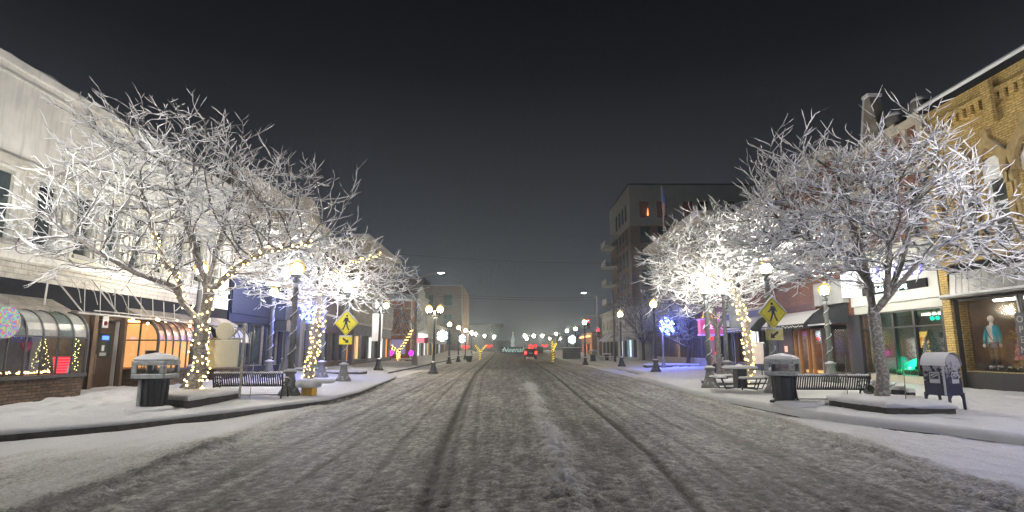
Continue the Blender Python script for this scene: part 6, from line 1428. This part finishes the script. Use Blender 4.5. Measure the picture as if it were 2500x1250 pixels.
run_tree(trunk1, list(arms1.values()), name='snowy_tree', label='large snow laden tree wrapped in warm lights in front of the cream block', base=B1,
    centers=[((-.3, -.4, 4.5), (3.5, 2.9, 2.0), 3.1), ((-.9, -.2, 5.9), (2.5, 2.0, 1.7), 4), ((-2.1, -.5, 6.8), (1.2, 1.1, 1.2), 5), ((1.9, -.4, 4.6), (2.0, 2.0, 1.4), 3.4), ((-2.1, -1.6, 3.9), (1.8, 1.7, 1.0), 3.0)], n_att=1700, seed=4, clipx=(-12.3, -3.6), trunk_r=.15, kill=.30, step=.15, spur=.38, snow=.9)
wound('warm white lights wound up the big left trunk', B1, trunk1, .19, .15, 9, 74, .024, jitter=.045)
wound('warm lights wound along the left fork of the big left tree', B1, [trunk1[-1]]+arms1['upleft'], .10, .05, 12, 56, .024)
wound('warm lights wound along the long right limb of the big left tree', B1, [trunk1[-1]]+arms1['right'], .09, .04, 14, 64, .028, (1, .68, .2), 9)
# second left tree
B2 = (-8.85, 26.0, gz(-8.85, 26)+.2); q2 = lambda px, v, y: Lp(B2, px, v, y)
trunk2 = [(0, 0, -.15), q2(768, 850, 26), q2(776, 780, 26), q2(782, 725, 26)]
arms2 = {'r': [q2(800, 680, 25.8), q2(860, 640, 25.0), q2(930, 620, 24.5)], 'l': [q2(760, 670, 26), q2(720, 620, 26)], 'u': [q2(790, 660, 26), q2(790, 580, 26)], 'rr': [q2(830, 690, 25.2), q2(900, 690, 24.6), q2(960, 690, 24)]}
run_tree(trunk2, list(arms2.values()), name='snowy_tree', label='second snow laden left tree with star lights wound thickly on its trunk', base=B2,
    centers=[((.6, -.6, 4.4), (3.5, 2.7, 1.7), 3.4), ((2.3, -.8, 4.0), (2.8, 2.1, 1.1), 3.3), ((-.4, 0, 5.4), (2.4, 2.0, 1.2), 4)], n_att=1500, seed=8, clipx=(-12.3, -3.2), trunk_r=.15, step=.16, kill=.32, snow=1.1)
wound('gold star shaped lights wound thickly on the second left trunk', B2, trunk2[:-1]+[q2(779, 745, 26)], .20, .16, 15, 100, .055, (1, .70, .25), 4, 'star', .05)
wound('gold lights along the raised limb of the second left tree', B2, [trunk2[-1]]+arms2['r'], .08, .05, 8, 40, .035, (1, .72, .2), 5)
# right near tree
B3 = (8.65, 13.55, gz(8.65, 13.55)+.15); q3 = lambda px, v, y: Lp(B3, px, v, y-.8)
trunk3 = [(0, 0, -.15), q3(2152, 900, 14.35), q3(2138, 800, 14.35), q3(2133, 765, 14.35)]
arms3 = [[q3(2118, 690, 14.6), q3(2080, 620, 14.8), q3(2000, 600, 15.0), q3(1930, 560, 15.2)], [q3(2120, 680, 14.5), q3(2085, 560, 14.8), q3(2060, 470, 15)], [q3(2170, 720, 14.3), q3(2200, 640, 14.2), q3(2235, 500, 14.2), q3(2290, 360, 14.2)],
         [q3(2190, 700, 14), q3(2260, 620, 13.6), q3(2350, 570, 13.2), q3(2470, 520, 12.8)], [q3(2165, 725, 14), q3(2170, 600, 13.8), q3(2190, 470, 13.8)]]
run_tree(trunk3, arms3, name='snowy_tree', label='large snow laden tree with leaning bare trunk in front of the white boutique', base=B3,
    centers=[((.0, .1, 4.3), (2.6, 2.5, 1.7), 2.9), ((-1.2, .6, 4.1), (2.1, 2.0, 1.4), 3.0), ((.6, -.2, 5.1), (1.4, 1.5, 1.2), 4), ((1.5, 0, 6.1), (.7, .7, 1.2), 4.5), ((-1.1, .3, 5.2), (1.5, 1.4, 1.1), 4), ((2.5, -.4, 3.3), (1.9, 1.4, .6), 2.7)], n_att=2100, seed=12, clipx=(5.8, 13.9), trunk_r=.13, kill=.28, step=.15, snow=1.0, spur=.62)
# right second tree, lights
B4 = (9.0, 21.9, gz(9, 21.9)+.15); q4 = lambda px, v, y: Lp(B4, px, v, y)
trunk4 = [(0, 0, -.15), q4(1828, 860, 21.9), q4(1822, 790, 21.9), q4(1800, 735, 21.9)]
arms4 = [[q4(1780, 690, 21.9), q4(1745, 668, 21.7), q4(1690, 668, 21.5)], [q4(1790, 690, 22), q4(1760, 600, 22), q4(1740, 520, 22)], [q4(1815, 690, 22), q4(1850, 600, 22), q4(1880, 520, 22)], [q4(1780, 690, 22), q4(1690, 620, 21.5), q4(1620, 610, 21.3)]]
run_tree(trunk4, arms4, name='snowy_tree', label='snow laden right tree whose bent trunk is wound with gold star lights', base=B4,
    centers=[((-.6, 0, 4.5), (2.9, 2.6, 1.5), 3.4), ((.8, 0, 4.9), (2.6, 2.4, 1.6), 3.5), ((-1.8, -.4, 3.8), (1.9, 1.6, .8), 3.3)], n_att=1500, seed=21, clipx=(4.2, 13.6), trunk_r=.13, step=.16, kill=.31, snow=1.1, spur=.42)
wound('gold star lights wound thickly on the bent right trunk', B4, trunk4, .17, .12, 14, 100, .05, (1, .70, .22), 4, 'star', .045)
wound('gold lights along the low limb above the right lamps', B4, [trunk4[-1]]+arms4[0], .07, .04, 7, 34, .035, (1, .75, .2), 4)
# snowy tree filling the gap behind
B5 = (10.9, 30.0, gz(10.9, 30)); run_tree([(0, 0, 0), (0, 0, 2.2)], [[(-.6, 0, 3.4), (-1.2, 0, 4.8)], [(.6, 0, 3.4), (1.0, 0, 5.0)], [(0, .5, 3.6), (.2, .4, 5.4)]], name='snowy_tree', label='farther snow laden tree in the gap between the two near right trees', base=B5,
    centers=[((0, 0, 5.4), (3.2, 2.8, 2.6), 3.4)], n_att=1700, seed=31, clipx=(6, 13.6), trunk_r=.13, step=.2, kill=.32, snow=1.5, tip=.009)
# dark bare tree
BT = barkmat('bare_bark', (.06, .045, .04), .0); TS2 = snowmat('thin_frost', (.30, .29, .30), 30, .3)
B6 = (*G(1680, 893).xy, G(1680, 893).z); q6 = lambda px, v: Lp(B6, px, v, B6[1])
run_tree([(0, 0, 0), q6(1682, 850)], [[q6(1660, 820), q6(1640, 770), q6(1632, 720)], [q6(1650, 835), q6(1625, 822)], [q6(1715, 820), q6(1720, 790)], [q6(1683, 800), q6(1690, 760), q6(1740, 745)]], name='bare_tree', label='dark bare spreading tree before the slatted front on the right', base=B6,
    centers=[((0, 0, 4.0), (3.0, 2.6, 2.3), 1.9)], n_att=1700, seed=41, clipx=(5, 13.8), trunk_r=.14, step=.17, kill=.27, snow=.6, tip=.009, barkm=BT, tsn=TS2)
B7 = (*G(1572, 880).xy, G(1572, 880).z); run_tree([(0, 0, 0), (0, 0, 1.8)], [[(-.8, 0, 3.2)], [(.8, 0, 3.2)], [(0, .4, 3.6)]], name='bare_tree', label='small frosty bare tree before the pale low shops on the right', base=B7,
    centers=[((0, 0, 4.3), (3.2, 2.6, 2.6), 2.2)], n_att=900, seed=43, trunk_r=.13, step=.26, kill=.4, snow=.8, tip=.013, barkm=BT, tsn=snowmat('mid_frost', (.42, .42, .46), 30, .3))
B8 = (*G(973, 880).xy, G(973, 880).z); q8 = lambda px, v: Lp(B8, px, v, B8[1])
a8 = [[q8(950, 840), q8(945, 805)], [q8(990, 835), q8(1007, 803)]]
run_tree([(0, 0, 0), q8(972, 860)], [list(a) for a in a8], name='bare_tree', label='small dark bare tree with light wound fork before the orange house', base=B8, centers=[((0, 0, 4.4), (2.6, 2, 2.0), 2.4)], n_att=450, seed=45, trunk_r=.12, step=.26, kill=.42, snow=.3, tip=.014, barkm=BT, tsn=TS2)
for k, a in enumerate(a8): wound('yellow lights wound on the %s fork before the orange house' % ('left', 'right')[k], B8, [q8(972, 860)]+a, .1, .08, 8, 34, .07, (1, .72, .12), 4)
wound('yellow lights spiralling up the stem before the orange house', B8, [(0, 0, 0), q8(972, 860)], .14, .12, 4, 22, .07, (1, .72, .12), 4)
for k, (px, v, a) in enumerate(((1172, 868, [[(1160, 843)], [(1188, 843)]]), (1350, 864, [[(1347, 832)], [(1358, 838)]]))):
    B = (*G(px, v).xy, G(px, v).z); q9 = lambda x, y_: Lp(B, x, y_, B[1]); f = q9(px, v-10); aa = [[q9(*p[0])] for p in a]; b = None
    t = thing('lit_sapling', ['yellow lit forked sapling at the far left end of the street', 'yellow lit upright shrub by the far right lamps'][k], 'sapling', B); m_ = MB(); m_.tube([(0, 0, 0), f], .1, 6); m_.build('trunk', BARKT, t)
    for p in aa: m_ = MB(); m_.tube([f, p[0]], [.09, .04], 6); m_.build('branch', BARKT, t)
    wound(['yellow lights wrapped on the far left sapling', 'yellow lights wrapped on the far right shrub'][k], B, [(0, 0, 0), f, aa[0][0]], .09, .06, 9, 34, .055, (1, .75, .05), 1.6); wound(['yellow lights on the right fork of the far left sapling', 'yellow lights on the side stem of the far right shrub'][k], B, [f, aa[1][0]], .07, .05, 6, 24, .055, (1, .75, .05), 1.6)
# ---------------------------------------------------------------- snowy air
m = bpy.data.materials.new('haze_air'); m.use_nodes = True; t = m.node_tree; t.nodes.clear()
v = t.nodes.new('ShaderNodeVolumePrincipled'); o_ = t.nodes.new('ShaderNodeOutputMaterial'); t.links.new(v.outputs[0], o_.inputs['Volume'])
v.inputs['Color'].default_value = (.66, .80, 1, 1); v.inputs['Density'].default_value = .0015; v.inputs['Anisotropy'].default_value = .82
b = MB(); b.box(-905, 905, -65, 1805, -1.4, 60); tag(b.build('haze', m), 'thin snowy night air over the whole street', kind='stuff')
